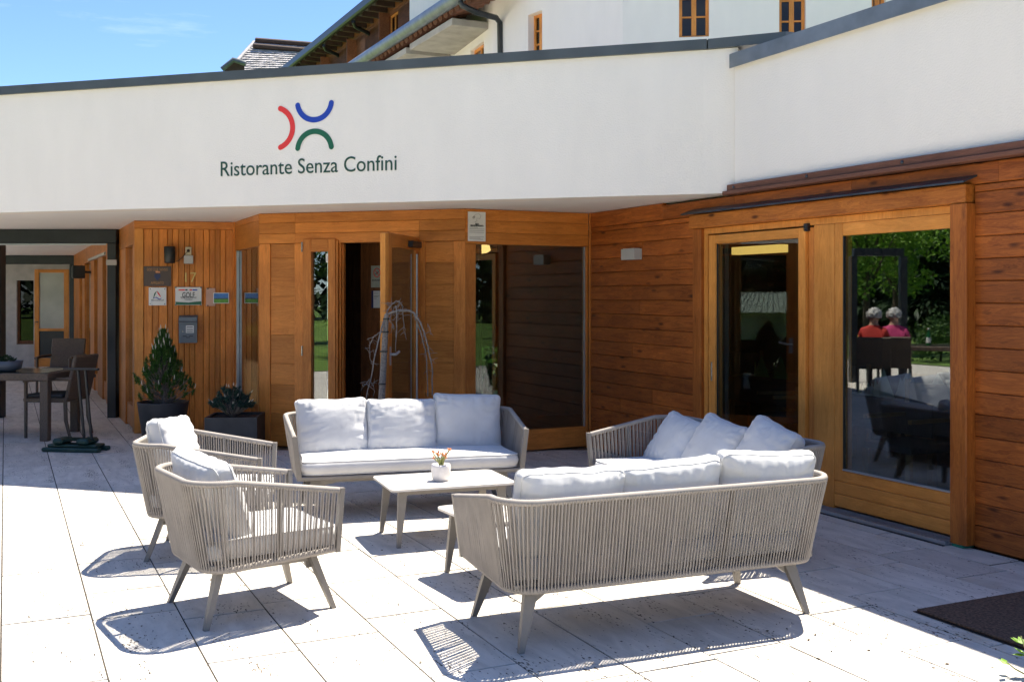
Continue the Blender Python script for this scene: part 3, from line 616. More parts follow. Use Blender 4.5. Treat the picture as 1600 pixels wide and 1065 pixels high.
# ================= SIGNS AND FITTINGS =================
# logo + lettering on the fascia
lg = thing('restaurant_lettering', 'dark green restaurant lettering with red, blue and green arc logo on the white fascia', 'sign', fA.at(fA.u(480), -.004, fA.z(480, 260)))
def arc(c0, rad, a0, a1, th, mat, W):
    n = 28; pts = []
    for i in range(n+1):
        a = a0+(a1-a0)*i/n; pts.append((math.cos(a), math.sin(a)))
    vo = [(c0[0]+x*(rad+th/2), c0[1]+y*(rad+th/2)) for x, y in pts]; vi = [(c0[0]+x*(rad-th/2), c0[1]+y*(rad-th/2)) for x, y in pts]
    def capp(i, s):
        cx, cy = c0[0]+pts[i][0]*rad, c0[1]+pts[i][1]*rad; ba = math.atan2(pts[i][1], pts[i][0]); return [(cx+math.cos(ba+s*math.pi*k/8)*th/2, cy+math.sin(ba+s*math.pi*k/8)*th/2) for k in range(1, 8)]
    sg = 1 if a1 > a0 else -1; m = n+1
    mb = MB(); mb.add([(x, -.001, z) for x, z in vo]+[(x, -.001, z) for x, z in vi], [(i, i+1, m+i+1, m+i) if sg < 0 else (m+i, m+i+1, i+1, i) for i in range(n)])
    for i in (0, n):
        cx, cy = c0[0]+pts[i][0]*rad, c0[1]+pts[i][1]*rad
        mb.add([(cx+math.cos(k_*math.pi/8)*th/2, -.0012, cy+math.sin(k_*math.pi/8)*th/2) for k_ in range(16)], [tuple(range(16))])
    return part(mb, 'logo_arc', mat, lg, W)
def fz_(px, py): return (fA.u(px)-fA.u(480), fA.z(px, py)-fA.z(480, 260))
k = fA.Y(480)/F
def lp(cx, cy, top, spread, mat, kind):
    # arcs given by their picture ends
    pass
def arc3(p0, p1, p2, th, mat):                                     # through three picture points
    (x1, y1), (x2, y2), (x3, y3) = [fz_(*p) for p in (p0, p1, p2)]
    d = 2*(x1*(y2-y3)+x2*(y3-y1)+x3*(y1-y2)); ux = ((x1*x1+y1*y1)*(y2-y3)+(x2*x2+y2*y2)*(y3-y1)+(x3*x3+y3*y3)*(y1-y2))/d
    uy = ((x1*x1+y1*y1)*(x3-x2)+(x2*x2+y2*y2)*(x1-x3)+(x3*x3+y3*y3)*(x2-x1))/d; r = math.hypot(x1-ux, y1-uy)
    a0, am, a1 = [math.atan2(y-uy, x-ux) for x, y in ((x1, y1), (x2, y2), (x3, y3))]
    def un(a, ref):
        while a < ref-math.pi: a += 2*math.pi
        while a > ref+math.pi: a -= 2*math.pi
        return a
    a0 = un(a0, am); a1 = un(a1, am); arc((ux, uy), r, a0, a1, th*k, mat, None)
arc3((438.5, 170), (457.5, 199), (438.5, 230.5), 8.5, 'red')
arc3((465.5, 165), (491.5, 187.5), (518, 161), 8.5, 'blue')
arc3((465.5, 232), (491, 205.5), (518, 229.5), 8.5, 'green')
tw = fA.u(619.5)-fA.u(345)
text('Ristorante Senza Confini', .205, 'text_green', lg, fA.at((fA.u(619.5)+fA.u(345))/2, -.004, fA.z(482, 260.5)), 'lettering', .002, tw)

def plate(name, label, cat, fr, x0, x1, y0, y1, mat, th=.008, v=0, body='board'):
    cx, cy = (x0+x1)/2, (y0+y1)/2; W = fr.at(fr.u(cx, v), v, fr.z(cx, cy, v)); t = thing(name, label, cat, W)
    w_, h_ = (fr.u(x1, v)-fr.u(x0, v))/2, abs(fr.z(cx, y0, v)-fr.z(cx, y1, v))/2
    part(MB().rbox(-w_, w_, -th, 0, -h_, h_, .0015), body, mat, t); return t, W, w_, h_
def onp(W, x, z, th=.0095): return W @ Matrix.Translation((x, -th, z))
def strip(t, x0, x1, z0, z1, mat, th=.0095, name='printed_line'): return part(MB().box(x0, x1, -th, -th+.001, z0, z1), name, mat, t)
vv = -.008
t, W, w_, h_ = plate('club_plaque', 'dark brown club plaque with bronze letters and blue crest, topmost left on the sign wall', 'plaque', fV, 224.5, 267.5, 416, 447, 'plaque', v=vv)
text('GOLF CLUB TARVISIO', .045, 'bronze', t, onp(W, 0, h_*.66), width=w_*1.5); text('AFFILIATO', .045, 'bronze', t, onp(W, 0, -h_*.68), width=w_*.95)
part(MB().add([(-.032, 0, .03), (.032, 0, .03), (.036, 0, 0), (.0, 0, -.045), (-.036, 0, 0)], [(0, 4, 3, 2, 1)]), 'crest', 'navy', t, onp(W, 0, -.005))
part(MB().box(-.02, .012, 0, .001, .035, .055).box(.013, .03, 0, .001, .035, .05), 'crest_top', 'orange', t, onp(W, 0, .005, .011))
t, W, w_, h_ = plate('white_plaque', 'square white plaque with red, green and blue sail logo under the brown plaque', 'plaque', fV, 232.5, 260, 449, 477, 'white', v=vv)
def stroke(t, W, pts, r, mat, name='logo_stroke'): part(MB().tube([(x, 0, z) for x, z in pts], [r*.4]+[r]*(len(pts)-2)+[r*.4], 6), name, mat, t, W)
stroke(t, onp(W, 0, .01, .008), [(-.045, -.03), (-.03, .02), (-.012, .05)], .008, 'green'); stroke(t, onp(W, 0, .01, .008), [(-.005, .05), (.012, .02), (.035, -.015)], .009, 'red'); stroke(t, onp(W, 0, .01, .008), [(-.05, -.035), (-.015, -.02), (.02, -.042), (.045, -.03)], .006, 'blue')
text('RistoranteGolf', .025, 'ink', t, onp(W, 0, -h_*.42), width=w_*1.4)
for x in (-1, 1):
    for z in (-1, 1): part(MB().lathe([(.007, 0), (.005, .006)], 8), 'screw', 'chrome', t, onp(W, x*w_*.82, z*h_*.82, .008) @ RX(90))
t, W, w_, h_ = plate('golf_plaque', 'white plaque with large GOLF lettering and green hill strip, screwed on', 'plaque', fV, 274, 315, 448.5, 476.5, 'white', v=-.02)
text('GOLF', .088, 'ink', t, onp(W, 0, h_*.10), width=w_*.95, bold=.001); text('SENZA CONFINI', .03, 'ink', t, onp(W, 0, -h_*.17), width=w_*1.2); text('TARVISIO', .022, 'ink', t, onp(W, 0, -h_*.38), width=w_*.6)
for a, b, m in ((-.11, -.04, 'red'), (-.035, -.01, 'ink'), (-.008, .008, 'white'), (.012, .04, 'red'), (.045, .10, 'blue')): strip(t, a, b, h_*.62, h_*.76, m, name='logo_bar')
part(MB().add([(-w_*.98, 0, -h_*.96), (w_*.98, 0, -h_*.96), (w_*.98, 0, -h_*.58), (w_*.5, 0, -h_*.62), (.0, 0, -h_*.72), (-w_*.6, 0, -h_*.66), (-w_*.98, 0, -h_*.62)], [tuple(range(7))]), 'hill_print', 'green', t, onp(W, 0, 0))
for x in (-1, 1):
    for z in (-1, 1): part(MB().lathe([(.011, -.012), (.011, .004), (.006, .008)], 10), 'spacer', 'chrome', t, onp(W, x*w_*.97, z*h_*.97, .008) @ RX(90))
# clear photo sign
t, W, w_, h_ = plate('landscape_postcard', 'small white bordered picture of blue sky over green lawn on the sign wall', 'picture', fV, 333, 358, 457, 474, 'white', v=-.02)
part(MB().box(-w_*.9, w_*.9, 0, .001, .0, h_*.85), 'sky_print', flat('print_sky', (.06, .22, .60), .4, nscale=9, namt=.4), t, onp(W, 0, 0))
part(MB().box(-w_*.9, w_*.9, 0, .001, -h_*.86, -.012), 'lawn_print', flat('print_lawn', (.10, .30, .03), .4, nscale=20, namt=.3), t, onp(W, 0, 0)); part(MB().box(-w_*.9, w_*.9, 0, .001, -.0115, -.0005), 'hill_line', 'navy', t, onp(W, 0, 0))
t, W, w_, h_ = plate('broken_acrylic_sign', 'torn pinkish remnant of a sign held by two round pins beside the landscape picture', 'sign remnant', fV, 322, 336.5, 450, 478, flat('pink_remnant', (.55, .32, .24), .4), .004, -.012, 'strip')
t.children[0].data.clear_geometry() if False else None
for z in (-1, 1): part(MB().lathe([(.009, 0), (.009, .01), (.004, .014)], 10), 'pin', 'chrome', t, W @ Matrix.Translation((-w_*.6, -.004, z*h_*.95)) @ RX(90))
# house number
t = thing('house_number', 'slim brass house number 17 above the golf plaque', 'house number', fV.at(fV.u(296, vv), vv, fV.z(296, 434, vv)))
text('17', .165, 'gold', t, fV.at(fV.u(296, vv), vv, fV.z(296, 434, vv)), 'numeral', .006, .125, bold=-.001)
# mailbox
t, W, w_, h_ = plate('mailbox', 'blue grey steel mailbox with a white paper notice below the golf plaque', 'mailbox', fV, 280.5, 308.5, 495, 535, 'mailbox', .11, vv, 'body')
part(MB().add([(-w_-.004, -.135, h_*.60), (w_+.004, -.135, h_*.60), (w_+.004, .0, h_+.02), (-w_-.004, 0, h_+.02), (-w_-.004, -.135, h_*.52), (w_+.004, -.135, h_*.52), (w_+.004, -.0, h_+.002), (-w_-.004, -.0, h_+.002)], [(0,1,2,3),(7,6,5,4),(0,4,5,1),(1,5,6,2),(3,7,4,0)]), 'lid', 'mailbox', t)
part(MB().rbox(-w_*.8, w_*.8, -.116, -.111, -h_*.88, h_*.45, .002), 'door', 'mailbox', t)
nt_ = part(MB().box(-w_*.22, w_*.66, -.119, -.1165, -h_*.22, h_*.36), 'paper_notice', 'white', t)
for z in (.2, .02, -.14): part(MB().box(-w_*.14, w_*.55, -.1205, -.1192, h_*z, h_*z+.008), 'printed_line', 'ink', nt_)
for x, z in ((-.35, -.50), (0, -.60), (.35, -.50)): part(MB().box(w_*x-.022, w_*x+.022, -.119, -.1165, h_*z, h_*z+.009), 'slot', 'black', t)
part(MB().lathe([(.008, 0), (.008, .006)], 8), 'lock', 'chrome', t, W @ Matrix.Translation((-w_*.6, -.117, -h_*.1)) @ RX(90))
# speaker
cx, cz = fV.u(265, -.1), fV.z(265, 398, -.1); t = thing('wall_speaker', 'black cylindrical speaker on the sign wall above the brown plaque', 'speaker', fV.at(cx, -.09, cz))
part(MB().lathe([(.055, -.095), (.06, -.088), (.064, .088), (.060, .096)], 24), 'body', 'black', t); part(MB().rbox(-.03, .03, .05, .085, -.03, .03, .003), 'bracket', 'black', t)
t = thing('power_socket', 'cream socket above a grey junction box, with black cable, right of the speaker', 'socket', fV.at(fV.u(294, vv), vv, fV.z(294, 398, vv)))
part(MB().rbox(-.032, .038, -.03, 0, -.005, .09, .004), 'socket_plate', flat('cream_plastic', (.55, .48, .33), .4), t); part(MB().rbox(-.045, .058, -.05, 0, -.105, -.008, .004), 'junction_box', 'grey', t)
part(MB().lathe([(.018, 0), (.018, .02), (.008, .035)], 12), 'plug', 'black', t, WM[t.name] @ Matrix.Translation((.003, -.03, .045)) @ RX(90))
part(MB().tube([(.003, -.06, .045), (-.02, -.06, .02), (-.06, -.04, -.03), (-.11, -.03, -.075), (-.17, -.04, -.085)], .004, 6), 'cable', 'black', t)
# camera notice
t, W, w_, h_ = plate('video_surveillance_sign', 'white video surveillance notice with camera drawing at the top corner of the entrance', 'notice', fG, 731, 758.5, 331, 377, 'white', .006, -.008)
text('AREA', .026, 'ink', t, onp(W, 0, h_*.16, .0075), width=w_*.42, bold=.0005); text('VIDEOSORVEGLIATA', .024, 'ink', t, onp(W, 0, h_*.05, .0075), width=w_*1.5, bold=.0005)
stroke(t, onp(W, 0, h_*.6, .007), [(-.03, .0), (-.02, .03), (.02, .04), (.045, .02), (.03, -.01), (-.005, -.005)], .0025, 'grey', 'camera_drawing'); stroke(t, onp(W, 0, h_*.6, .007), [(-.035, -.01), (-.022, .006), (-.032, .016), (-.045, .0), (-.035, -.01)], .003, 'ink', 'camera_drawing'); stroke(t, onp(W, 0, h_*.6, .007), [(.0, -.01), (-.01, -.035), (-.025, -.045), (.01, -.03)], .003, 'grey', 'camera_drawing')
for i, (z, e) in enumerate(((-.06, .1), (-.16, .85), (-.28, .85), (-.40, .8), (-.70, .8), (-.79, .4), (-.86, .7))): strip(t, -w_*.85, w_*e, h_*z-.004, h_*z+.003, 'grey', .0068)
# no smoking + notice inside
fN = Frame((-1.75, 12.35), (-1.05, 12.05)); 
def pxplate(name, label, px0, px1, py0, py1, Y, mat):
    a, b = P(px0, 0, Y), P(px1, 0, Y-.1); f = Frame((a.x, a.y), (b.x, b.y)); return plate(name, label, 'notice', f, px0, px1, py0, py1, mat, .006, 0)
f_in = fI2
q0, q1 = P(569, 0, 11.75), P(604, 0, 11.6); fN = Frame((q0.x, q0.y), (q1.x, q1.y))
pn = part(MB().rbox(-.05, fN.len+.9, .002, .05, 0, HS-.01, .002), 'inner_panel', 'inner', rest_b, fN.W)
t, W, w_, h_ = plate('no_smoking_sign', 'pale green no smoking sign on the dark panel just inside the open door', 'notice', fN, 580, 599, 415, 449, flat('pale_green_print', (.42, .44, .36), .5), .005, 0)
stroke(t, onp(W, 0, h_*.36, .006), [(.042*math.cos(a*math.pi/12), .047*math.sin(a*math.pi/12)) for a in range(25)], .005, 'red', 'prohibition_ring'); stroke(t, onp(W, 0, h_*.36, .006), [(-.028, .03), (0, 0), (.028, -.03)], .005, 'red', 'prohibition_bar'); stroke(t, onp(W, 0, h_*.36, .0055), [(-.025, -.02), (.0, -.005), (.028, .015)], .005, 'ink', 'cigarette')
text('VIETATO FUMARE', .02, 'ink', t, onp(W, 0, -h_*.35, .007), width=w_*1.6)
t, W, w_, h_ = plate('blue_bordered_notice', 'white paper notice with blue side borders under the no smoking sign', 'notice', fN, 580.5, 598, 454, 481, 'navy', .005, 0)
part(MB().box(-w_*.62, w_*.62, -.0065, -.0052, -h_*.98, h_*.98), 'paper', 'white', t)
for z, e in ((.7, .3), (.4, .5), (.3, .2), (.1, .0)): strip(t, -w_*.5, w_*e, h_*z-.004, h_*z+.003, 'grey', .0078)
# wall light on timber wall
t, W, w_, h_ = plate('wall_light', 'small square grey wall light on the timber boards left of the sliding door', 'wall lamp', fR, 982.5, 1003, 389, 406, 'grey', .09, 0, 'housing')
part(MB().box(-w_*.8, w_*.8, -.08, -.01, h_+.0005, h_+.004), 'lens', 'white', t)
# corridor fittings
t = thing('corridor_speaker', 'black box speaker high on the glazed corridor wall', 'speaker', fK.at(fK.u(142), -.2, fK.z(142, 425))); part(MB().rbox(-.12, .12, -.1, .1, -.11, .11, .01), 'body', 'black', t); part(MB().box(-.02, .02, .1, .2, -.02, .02), 'bracket', 'black', t); part(MB().rbox(-.10, .10, -.104, -.1005, -.09, .09, .003), 'grille', 'steel_dark', t)

# ================= LOUNGE FURNITURE =================
def upath(w, yf, yb, r, n1, n2, n3, tp=0):
    pts = []
    for i in range(n1): pts.append((-w/2, yf+(-yb+r-yf)*i/n1, -1, 0))
    for i in range(n2): a = math.pi/2*i/n2; pts.append((-w/2+r-r*math.cos(a), -yb+r-r*math.sin(a), -math.cos(a), -math.sin(a)))
    for i in range(n3): pts.append((-w/2+r+(w-2*r)*i/n3, -yb, 0, -1))
    for i in range(n2): a = math.pi/2*i/n2; pts.append((w/2-r+r*math.sin(a), -yb+r-r*math.cos(a), math.sin(a), -math.cos(a)))
    for i in range(n1+1): pts.append((w/2, -yb+r+(yf+yb-r)*i/n1, 1, 0))
    return [(x*(1-(tp/(w/2))*max(0, (y+yb-r)/(yf+yb-r))), y, a, b) for x, y, a, b in pts]
def ztop(y): return .686-.098*min(1, max(0, (y+.22)/.58))
def zbot(y): return .276+.030*min(1, max(0, (y+.22)/.55))
def cushion(w, h, tc, te, seed, nx=44, ny=36, wr=.011):
    """boxed cushion: x width, z height, y thickness"""
    mb = MB(); off = Vector((seed*7.3, seed*3.1, seed*1.7)); idx = {}
    vs = []; rr = .13
    def outline(s, t):
        # rounded-square mapping with slightly pulled-in sides
        x = s*(1-.035*(1-t*t)**1); z = t*(1-.045*(1-s*s))
        k = max(0, abs(s)-(1-rr))*max(0, abs(t)-(1-rr))/(rr*rr); return x*(1-.045*k), z*(1-.06*k)
    for side in (1, -1):
        for j in range(ny+1):
            for i in range(nx+1):
                s = math.sin((-1+2*i/nx)*math.pi/2)*.5+(-1+2*i/nx)*.5; t = math.sin((-1+2*j/ny)*math.pi/2)*.5+(-1+2*j/ny)*.5
                x, z = outline(s, t); b = ((1-abs(s)**3.0)*(1-abs(t)**3.0))**.55
                th = te+(tc-te)*b
                X, Z = x*w/2, z*h/2
                e = max(abs(s), abs(t))
                n1 = noise.noise(Vector((X*30 if abs(t) > abs(s) else X*5, side*2.1, Z*30 if abs(s) >= abs(t) else Z*5))+off)
                n2 = noise.noise(Vector((X*5, side*5, Z*5))+off); n3 = noise.noise(Vector((X*13+Z*9, side*3.3, Z*4))+off)
                d = wr*(2.2*n1*e**3*(1-e**12)+.30*n2+.45*n3*e*(1-e**8))
                # sharp crease ridges
                cz = noise.noise(Vector((X*9+n2*2, side, Z*16))+off*1.3); d -= wr*.7*max(0, .16-abs(cz))/.16*e*(1-e**8)
                vs.append((X+wr*.6*noise.noise(Vector((Z*14, 1, side))+off)*abs(s)**6, side*(th+d), Z+wr*.8*noise.noise(Vector((X*12, 4, 0))+off)*abs(t)**6))
    n = (nx+1)*(ny+1); fs = []
    for j in range(ny):
        for i in range(nx):
            a = j*(nx+1)+i; b = a+1; c = a+nx+2; d = a+nx+1; fs.append((d, c, b, a)); fs.append((n+a, n+b, n+c, n+d))
    ring = [i for i in range(nx+1)]+[(j*(nx+1)+nx) for j in range(1, ny+1)]+[ny*(nx+1)+i for i in range(nx-1, -1, -1)]+[j*(nx+1) for j in range(ny-1, 0, -1)]
    m = len(ring); bulge = len(vs)
    for r_ in ring:
        x, y, z = vs[r_]; l = math.hypot(x/w, z/h); q = noise.noise(Vector((x*15, z*15, 9))+off)
        vs.append((x*(1+.012/(w/2)*1.0)+0, q*.004, z*(1+.012/(h/2))))
    for k_ in range(m):
        a, b = ring[k_], ring[(k_+1) % m]; c, d = bulge+k_, bulge+(k_+1) % m
        fs.append((a, b, d, c)); fs.append((c, d, n+b, n+a))
    mb.add(vs, fs, None, True)
    seam = MB()
    for sd in (0, n):
        pts = [vs[sd+r_] for r_ in ring]; pts = [(x*1.004, y, z*1.004) for x, y, z in pts]; seam.tube(pts+[pts[0]], .0032, 5, cap=False)
    return mb, seam
def put_cushion(root, name, T, args, label=None):
    c, s = cushion(*args); o = part(c, name, 'cushion', root, WM[root.name] @ T); part(s, 'piping', 'cushion', o); return o
def lounge(name, label, cat, group, W, wt, wb, legx, ncush, spec, seed, legy=.30):
    root = thing(name, label, cat, W, group); dz = .016 if ncush == 1 else 0
    def ztop(y): return dz+.686-.098*min(1, max(0, (y+.22)/.58))
    pitch = .0166; n1 = int(.62/pitch); n2 = int(.24/pitch); n3 = int((wt-.34)/pitch)
    top = upath(wt, .335, .41, .17, n1, n2, n3, .03); bot = upath(wb, .325, .325, .12, n1, n2, n3)
    for wh, pts, zf, nm in ((0, top, ztop, 'top_rail'), (1, bot, zbot, 'bottom_rail')):
        mb = MB(); fine = []; rad = []
        P3 = [Vector((x, y, zf(y))) for x, y, _, _ in pts]
        for a, b in zip(P3, P3[1:]):
            for q in range(4): fine.append(a.lerp(b, q/4)); rad.append(.0175 if q % 2 == 0 else .0148)
        fine.append(P3[-1]); rad.append(.016); mb.tube(fine, rad, 8); part(mb, nm, 'rope', root)
    ro = MB(); ri = random.Random(seed)
    for lay, off, ph in ((0, .0155, 0), (1, -.0145, .5)):
        for i in range(len(top)-1):
            def at(pts, zf, f):
                a, b = pts[i], pts[i+1]; x, y, nx, ny = [a[k_]*(1-f)+b[k_]*f for k_ in range(4)]; return Vector((x+nx*off, y+ny*off, zf(y)))
            sd_ = i < n1 or i >= len(top)-1-n1
            if lay and sd_ and i % 2: continue
            j = ri.uniform(-.07, .07); A = at(bot, zbot, min(1, max(0, ph+.25+j))); B = at(top, ztop, min(1, max(0, ph+.25+j*.5)))
            bow = Vector((ri.uniform(-.0015, .0015), ri.uniform(-.0015, .0015), 0)); rr_ = ri.uniform(.0034, .0043) if not (lay and sd_) else .003; ro.tube([A, A.lerp(B, .5)+bow, B], rr_, 5, cap=False)
    stuff(part(ro, 'rope_weave', 'rope', root))
    # flat front posts and middle posts
    fp = []
    for s in (-1, 1):
        A = Vector((s*wb/2, .338, zbot(.33)-.015)); B = Vector((s*(wt/2-.03), .35, ztop(.335)+.012)); mb = MB()
        mb.add([A+Vector((dx, dy, 0)) for dx, dy in ((-.018, -.012), (.018, -.012), (.018, .012), (-.018, .012))]+[B+Vector((dx, dy, 0)) for dx, dy in ((-.018, -.012), (.018, -.012), (.018, .012), (-.018, .012))],
               [(0,3,2,1),(4,5,6,7),(0,1,5,4),(1,2,6,5),(2,3,7,6),(3,0,4,7)]); part(mb, 'front_post', 'frame', root)
        part(MB().tube([(s*(wb/2-.002), .02, zbot(0)), (s*(wt/2-.019), .02, ztop(.02))], .009, 6), 'frame_rod', 'frame', root)
    for x in ([-.25, .25] if ncush > 1 else [0]): part(MB().tube([(x*wb/1.6, -.325, zbot(-.3)), (x*wt/1.6, -.40, ztop(-.4))], .010, 6), 'frame_rod', 'frame', root)
    # deck + front rail
    part(MB().rbox(-wb/2+.01, wb/2-.01, -.31, .30, .286, .306, .003), 'seat_deck', 'frame', root)
    part(MB().rbox(-wb/2-.0, wb/2+.0, .305, .35, .288, .318, .006), 'front_rail', 'frame', root)
    # legs
    for sx in (-1, 1):
        for sy in (-1, 1):
            F0 = Vector((sx*legx, sy*legy, 0)); T0 = Vector((sx*(legx-.115), sy*.235, .284)); T1 = Vector((sx*(legx-.045), sy*.235, .284))
            hw = .013; dy = .017
            q = [F0+Vector((-hw, -hw, 0)), F0+Vector((hw, -hw, 0)), F0+Vector((hw, hw, 0)), F0+Vector((-hw, hw, 0))]
            a, b = (T0, T1) if sx > 0 else (T1, T0)
            q += [a+Vector((0, -dy, 0)), b+Vector((0, -dy, 0)), b+Vector((0, dy, 0)), a+Vector((0, dy, 0))]
            lg_ = part(MB().add(q, [(0,3,2,1),(4,5,6,7),(0,1,5,4),(1,2,6,5),(2,3,7,6),(3,0,4,7)]), 'leg', 'frame', root)
            part(MB().rbox(F0.x-.012, F0.x+.012, F0.y-.012, F0.y+.012, .0005, .006, .001), 'foot_pad', 'black', lg_)
    ap = MB()
    for sy in (-1, 1):
        y = sy*.235; X = legx-.11
        prof = [(-X, .2835), (-X-.02, .20), (-X+.03, .235), (-X+.12, .256), (X-.12, .256), (X-.03, .235), (X+.02, .20), (X, .2835)]
        nn = len(prof); ap.add([(x, y-.014, z) for x, z in prof]+[(x, y+.014, z) for x, z in prof], [tuple(range(nn)), tuple(range(2*nn-1, nn-1, -1))]+[(i, nn+i, nn+(i+1)%nn, (i+1)%nn) for i in range(nn)])
    for sx in (-1, 1): ap.box(sx*(legx-.085)-.014, sx*(legx-.085)+.014, -.22, .22, .240, .2834)
    part(ap, 'under_frame', 'frame', root)
    # cushions
    sw_ = wb-.03
    sc_, sm_ = cushion(sw_, .66, .062, .045, seed+.5, int(34*max(1, sw_/.8)), 24, .004)
    o = part(sc_, 'seat_cushion', 'cushion', root, WM[root.name] @ Matrix.Translation((0, .02, .372)) @ RX(90)); part(sm_, 'piping', 'cushion', o)
    for i, (x, y, z, lean, roll, yaw, cw, chh) in enumerate(spec):
        put_cushion(root, 'back_cushion', Matrix.Translation((x, y, z)) @ RZ(yaw) @ RX(lean) @ RY(roll), (cw, chh, .10, .034, seed+i*1.37))
    return root
c3 = lambda dz=0, cw=.535: [(-.535, -.245, .625+dz, 14, 0, 0, cw, .45), (0, -.235, .62+dz, 15, 0, 0, cw, .45), (.535, -.245, .63+dz, 13, 1, 0, cw, .45)]
gs = 'three seat rope sofas of the lounge set'; ga = 'rope armchairs of the lounge set'
lounge('rope_sofa', 'rope sofa with its back to the viewer, nearest in the foreground', 'sofa', gs, TZ(.645, 5.35, 0, 22.5), 1.78, 1.64, .78, 3, [(-.535, -.25, .592, 13, 2, 2, .54, .44), (0, -.23, .590, 15, -3, -3, .54, .45), (.535, -.255, .602, 11, 3, -3, .54, .45)], 11)
lounge('rope_sofa', 'rope sofa facing the viewer behind the coffee table, three upright pale cushions', 'sofa', gs, TZ(-.80, 8.05, 0, -165), 1.75, 1.62, .765, 3, [(.525, -.22, .590, 19, 1, 2, .53, .44), (0, -.205, .582, 20, -1, 0, .53, .43), (-.525, -.235, .590, 14, -3, 2, .53, .45)], 23)
lounge('rope_sofa', 'rope sofa against the timber wall and sliding door with three slouching cushions', 'sofa', gs, TZ(1.215, 7.08, 0, 114), 1.75, 1.62, .765, 3, [(.53, -.19, .525, 33, -7, 0, .50, .43), (.05, -.19, .55, 31, -8, 2, .50, .44), (-.47, -.20, .58, 28, -11, -3, .50, .44)], 37)
lounge('rope_armchair', 'rope armchair nearest the viewer at left, its back rest turned to the left front', 'armchair', ga, TZ(-1.347, 5.517, 0, -55.7), .74, .62, .285, 1, [(0.0, -.205, .575, 20, 4, 5, .55, .46)], 51, .33)
lounge('rope_armchair', 'rope armchair standing behind the nearest armchair, closer to the round planter', 'armchair', ga, TZ(-1.89, 6.72, 0, -85), .74, .62, .285, 1, [(0.03, -.21, .60, 15, -4, -6, .55, .47)], 67, .33)

def coffee_table(label, W):
    root = thing('coffee_table', label, 'coffee table', W, 'coffee tables of the lounge set')
    w_, d_, r = .42, .285, .05; poly = []
    for cx, cy, a0 in ((w_-r, d_-r, 0), (-w_+r, d_-r, 90), (-w_+r, -d_+r, 180), (w_-r, -d_+r, 270)):
        for k_ in range(7): a = R(a0+90*k_/6); poly.append((cx+r*math.cos(a), cy+r*math.sin(a)))
    part(MB().prism(poly, .362, .375), 'tabletop', 'ceramic', root); part(MB().prism([(x*.985, y*.985) for x, y in poly], .356, .3615), 'edge_plate', 'frame', root)
    for sx in (-1, 1):
        for sy in (-1, 1):
            F0 = Vector((sx*.365, sy*.24, 0)); a = Vector((sx*.36, sy*.20, .3555)); b = Vector((sx*.30, sy*.20, .3555)); hw = .012
            if sx > 0: a, b = b, a
            q = [F0+Vector((-hw, -hw, 0)), F0+Vector((hw, -hw, 0)), F0+Vector((hw, hw, 0)), F0+Vector((-hw, hw, 0)), a+Vector((0, -.015, 0)), b+Vector((0, -.015, 0)), b+Vector((0, .015, 0)), a+Vector((0, .015, 0))]
            part(MB().add(q, [(0,3,2,1),(4,5,6,7),(0,1,5,4),(1,2,6,5),(2,3,7,6),(3,0,4,7)]), 'leg', 'frame', root)
    ap = MB()
    for sy in (-1, 1): ap.box(-.32, .32, sy*.20-.012, sy*.20+.012, .325, .3553)
    for sx in (-1, 1): ap.box(sx*.33-.012, sx*.33+.012, -.187, .187, .325, .3553)
    part(ap, 'apron', 'frame', root); return root
coffee_table('pale topped coffee table with the small white pot, before the far sofa', TZ(-.455, 7.10, 0, 20))
coffee_table('low table mostly hidden behind the left end of the foreground sofa', TZ(.06, 6.14, 0, 29))
t = thing('potted_succulent', 'small round white pot with thin stems and orange tips on the coffee table', 'potted plant', TZ(-.469, 7.05, .3755))
part(MB().lathe([(.045, 0), (.056, .008), (.064, .04), (.064, .095), (.060, .108), (.055, .108), (.054, .09), (.01, .088)], 28), 'pot', 'pot', t); part(MB().lathe([(.053, .086), (.04, .093), (.005, .095)], 16), 'soil', 'soil', t)
rg = random.Random(8); st = MB(); tp = MB()
for i in range(13):
    a = rg.uniform(0, 6.28); r_ = rg.uniform(.02, .07); h = rg.uniform(.05, .11); b0 = (rg.uniform(-.02, .02), rg.uniform(-.02, .02), .09); e = (math.cos(a)*r_, math.sin(a)*r_, .09+h)
    st.tube([b0, ((b0[0]+e[0])*.35, (b0[1]+e[1])*.35, .09+h*.5), e], [.005, .0045, .004], 6)
    for q in range(3): d = Vector((rg.uniform(-.018, .018), rg.uniform(-.018, .018), rg.uniform(.006, .028))); tp.tube([e, Vector(e)+d*.6, Vector(e)+d], [.003, .0048, .0015], 6)
part(st, 'stem', 'succulent', t); part(tp, 'flower', 'orange', t)

# ================= PLANTERS =================
def needles(mb, cnd, base, d, ln, n, rg, nl=.055, sp=.9):
    for k_ in range(n):
        f = rg.random(); p = base+d*ln*f; a = Vector((rg.gauss(0, 1), rg.gauss(0, 1), rg.gauss(0, 1))); a = (a.normalized()*sp+d*1.0).normalized(); l = nl*rg.uniform(.7, 1.1); s_ = a.cross(Vector((rg.gauss(0,1), rg.gauss(0,1), rg.gauss(0,1)))).normalized()*.0038
        mb.add([p-s_, p+s_, p+a*l], [(0, 1, 2)])
def planter_round(loc, label):
    t = thing('round_planter', label, 'planter', TZ(*loc)); part(MB().lathe([(.19, 0), (.20, .005), (.262, .455), (.265, .465), (.245, .465), (.235, .42), (.02, .42)], 36), 'pot', 'planter', t); part(MB().lathe([(.235, .421), (.15, .435), (.01, .44)], 18), 'soil', 'soil', t)
    return t
px0 = P(255, 0, 11.35); planter_round((px0.x, 11.35), 'tall tapered round anthracite planter holding the conical dwarf pine')
t = thing('dwarf_pine', 'conical dwarf pine with pale candle tips growing in the round planter', 'pine', TZ(px0.x, 11.35, .44))
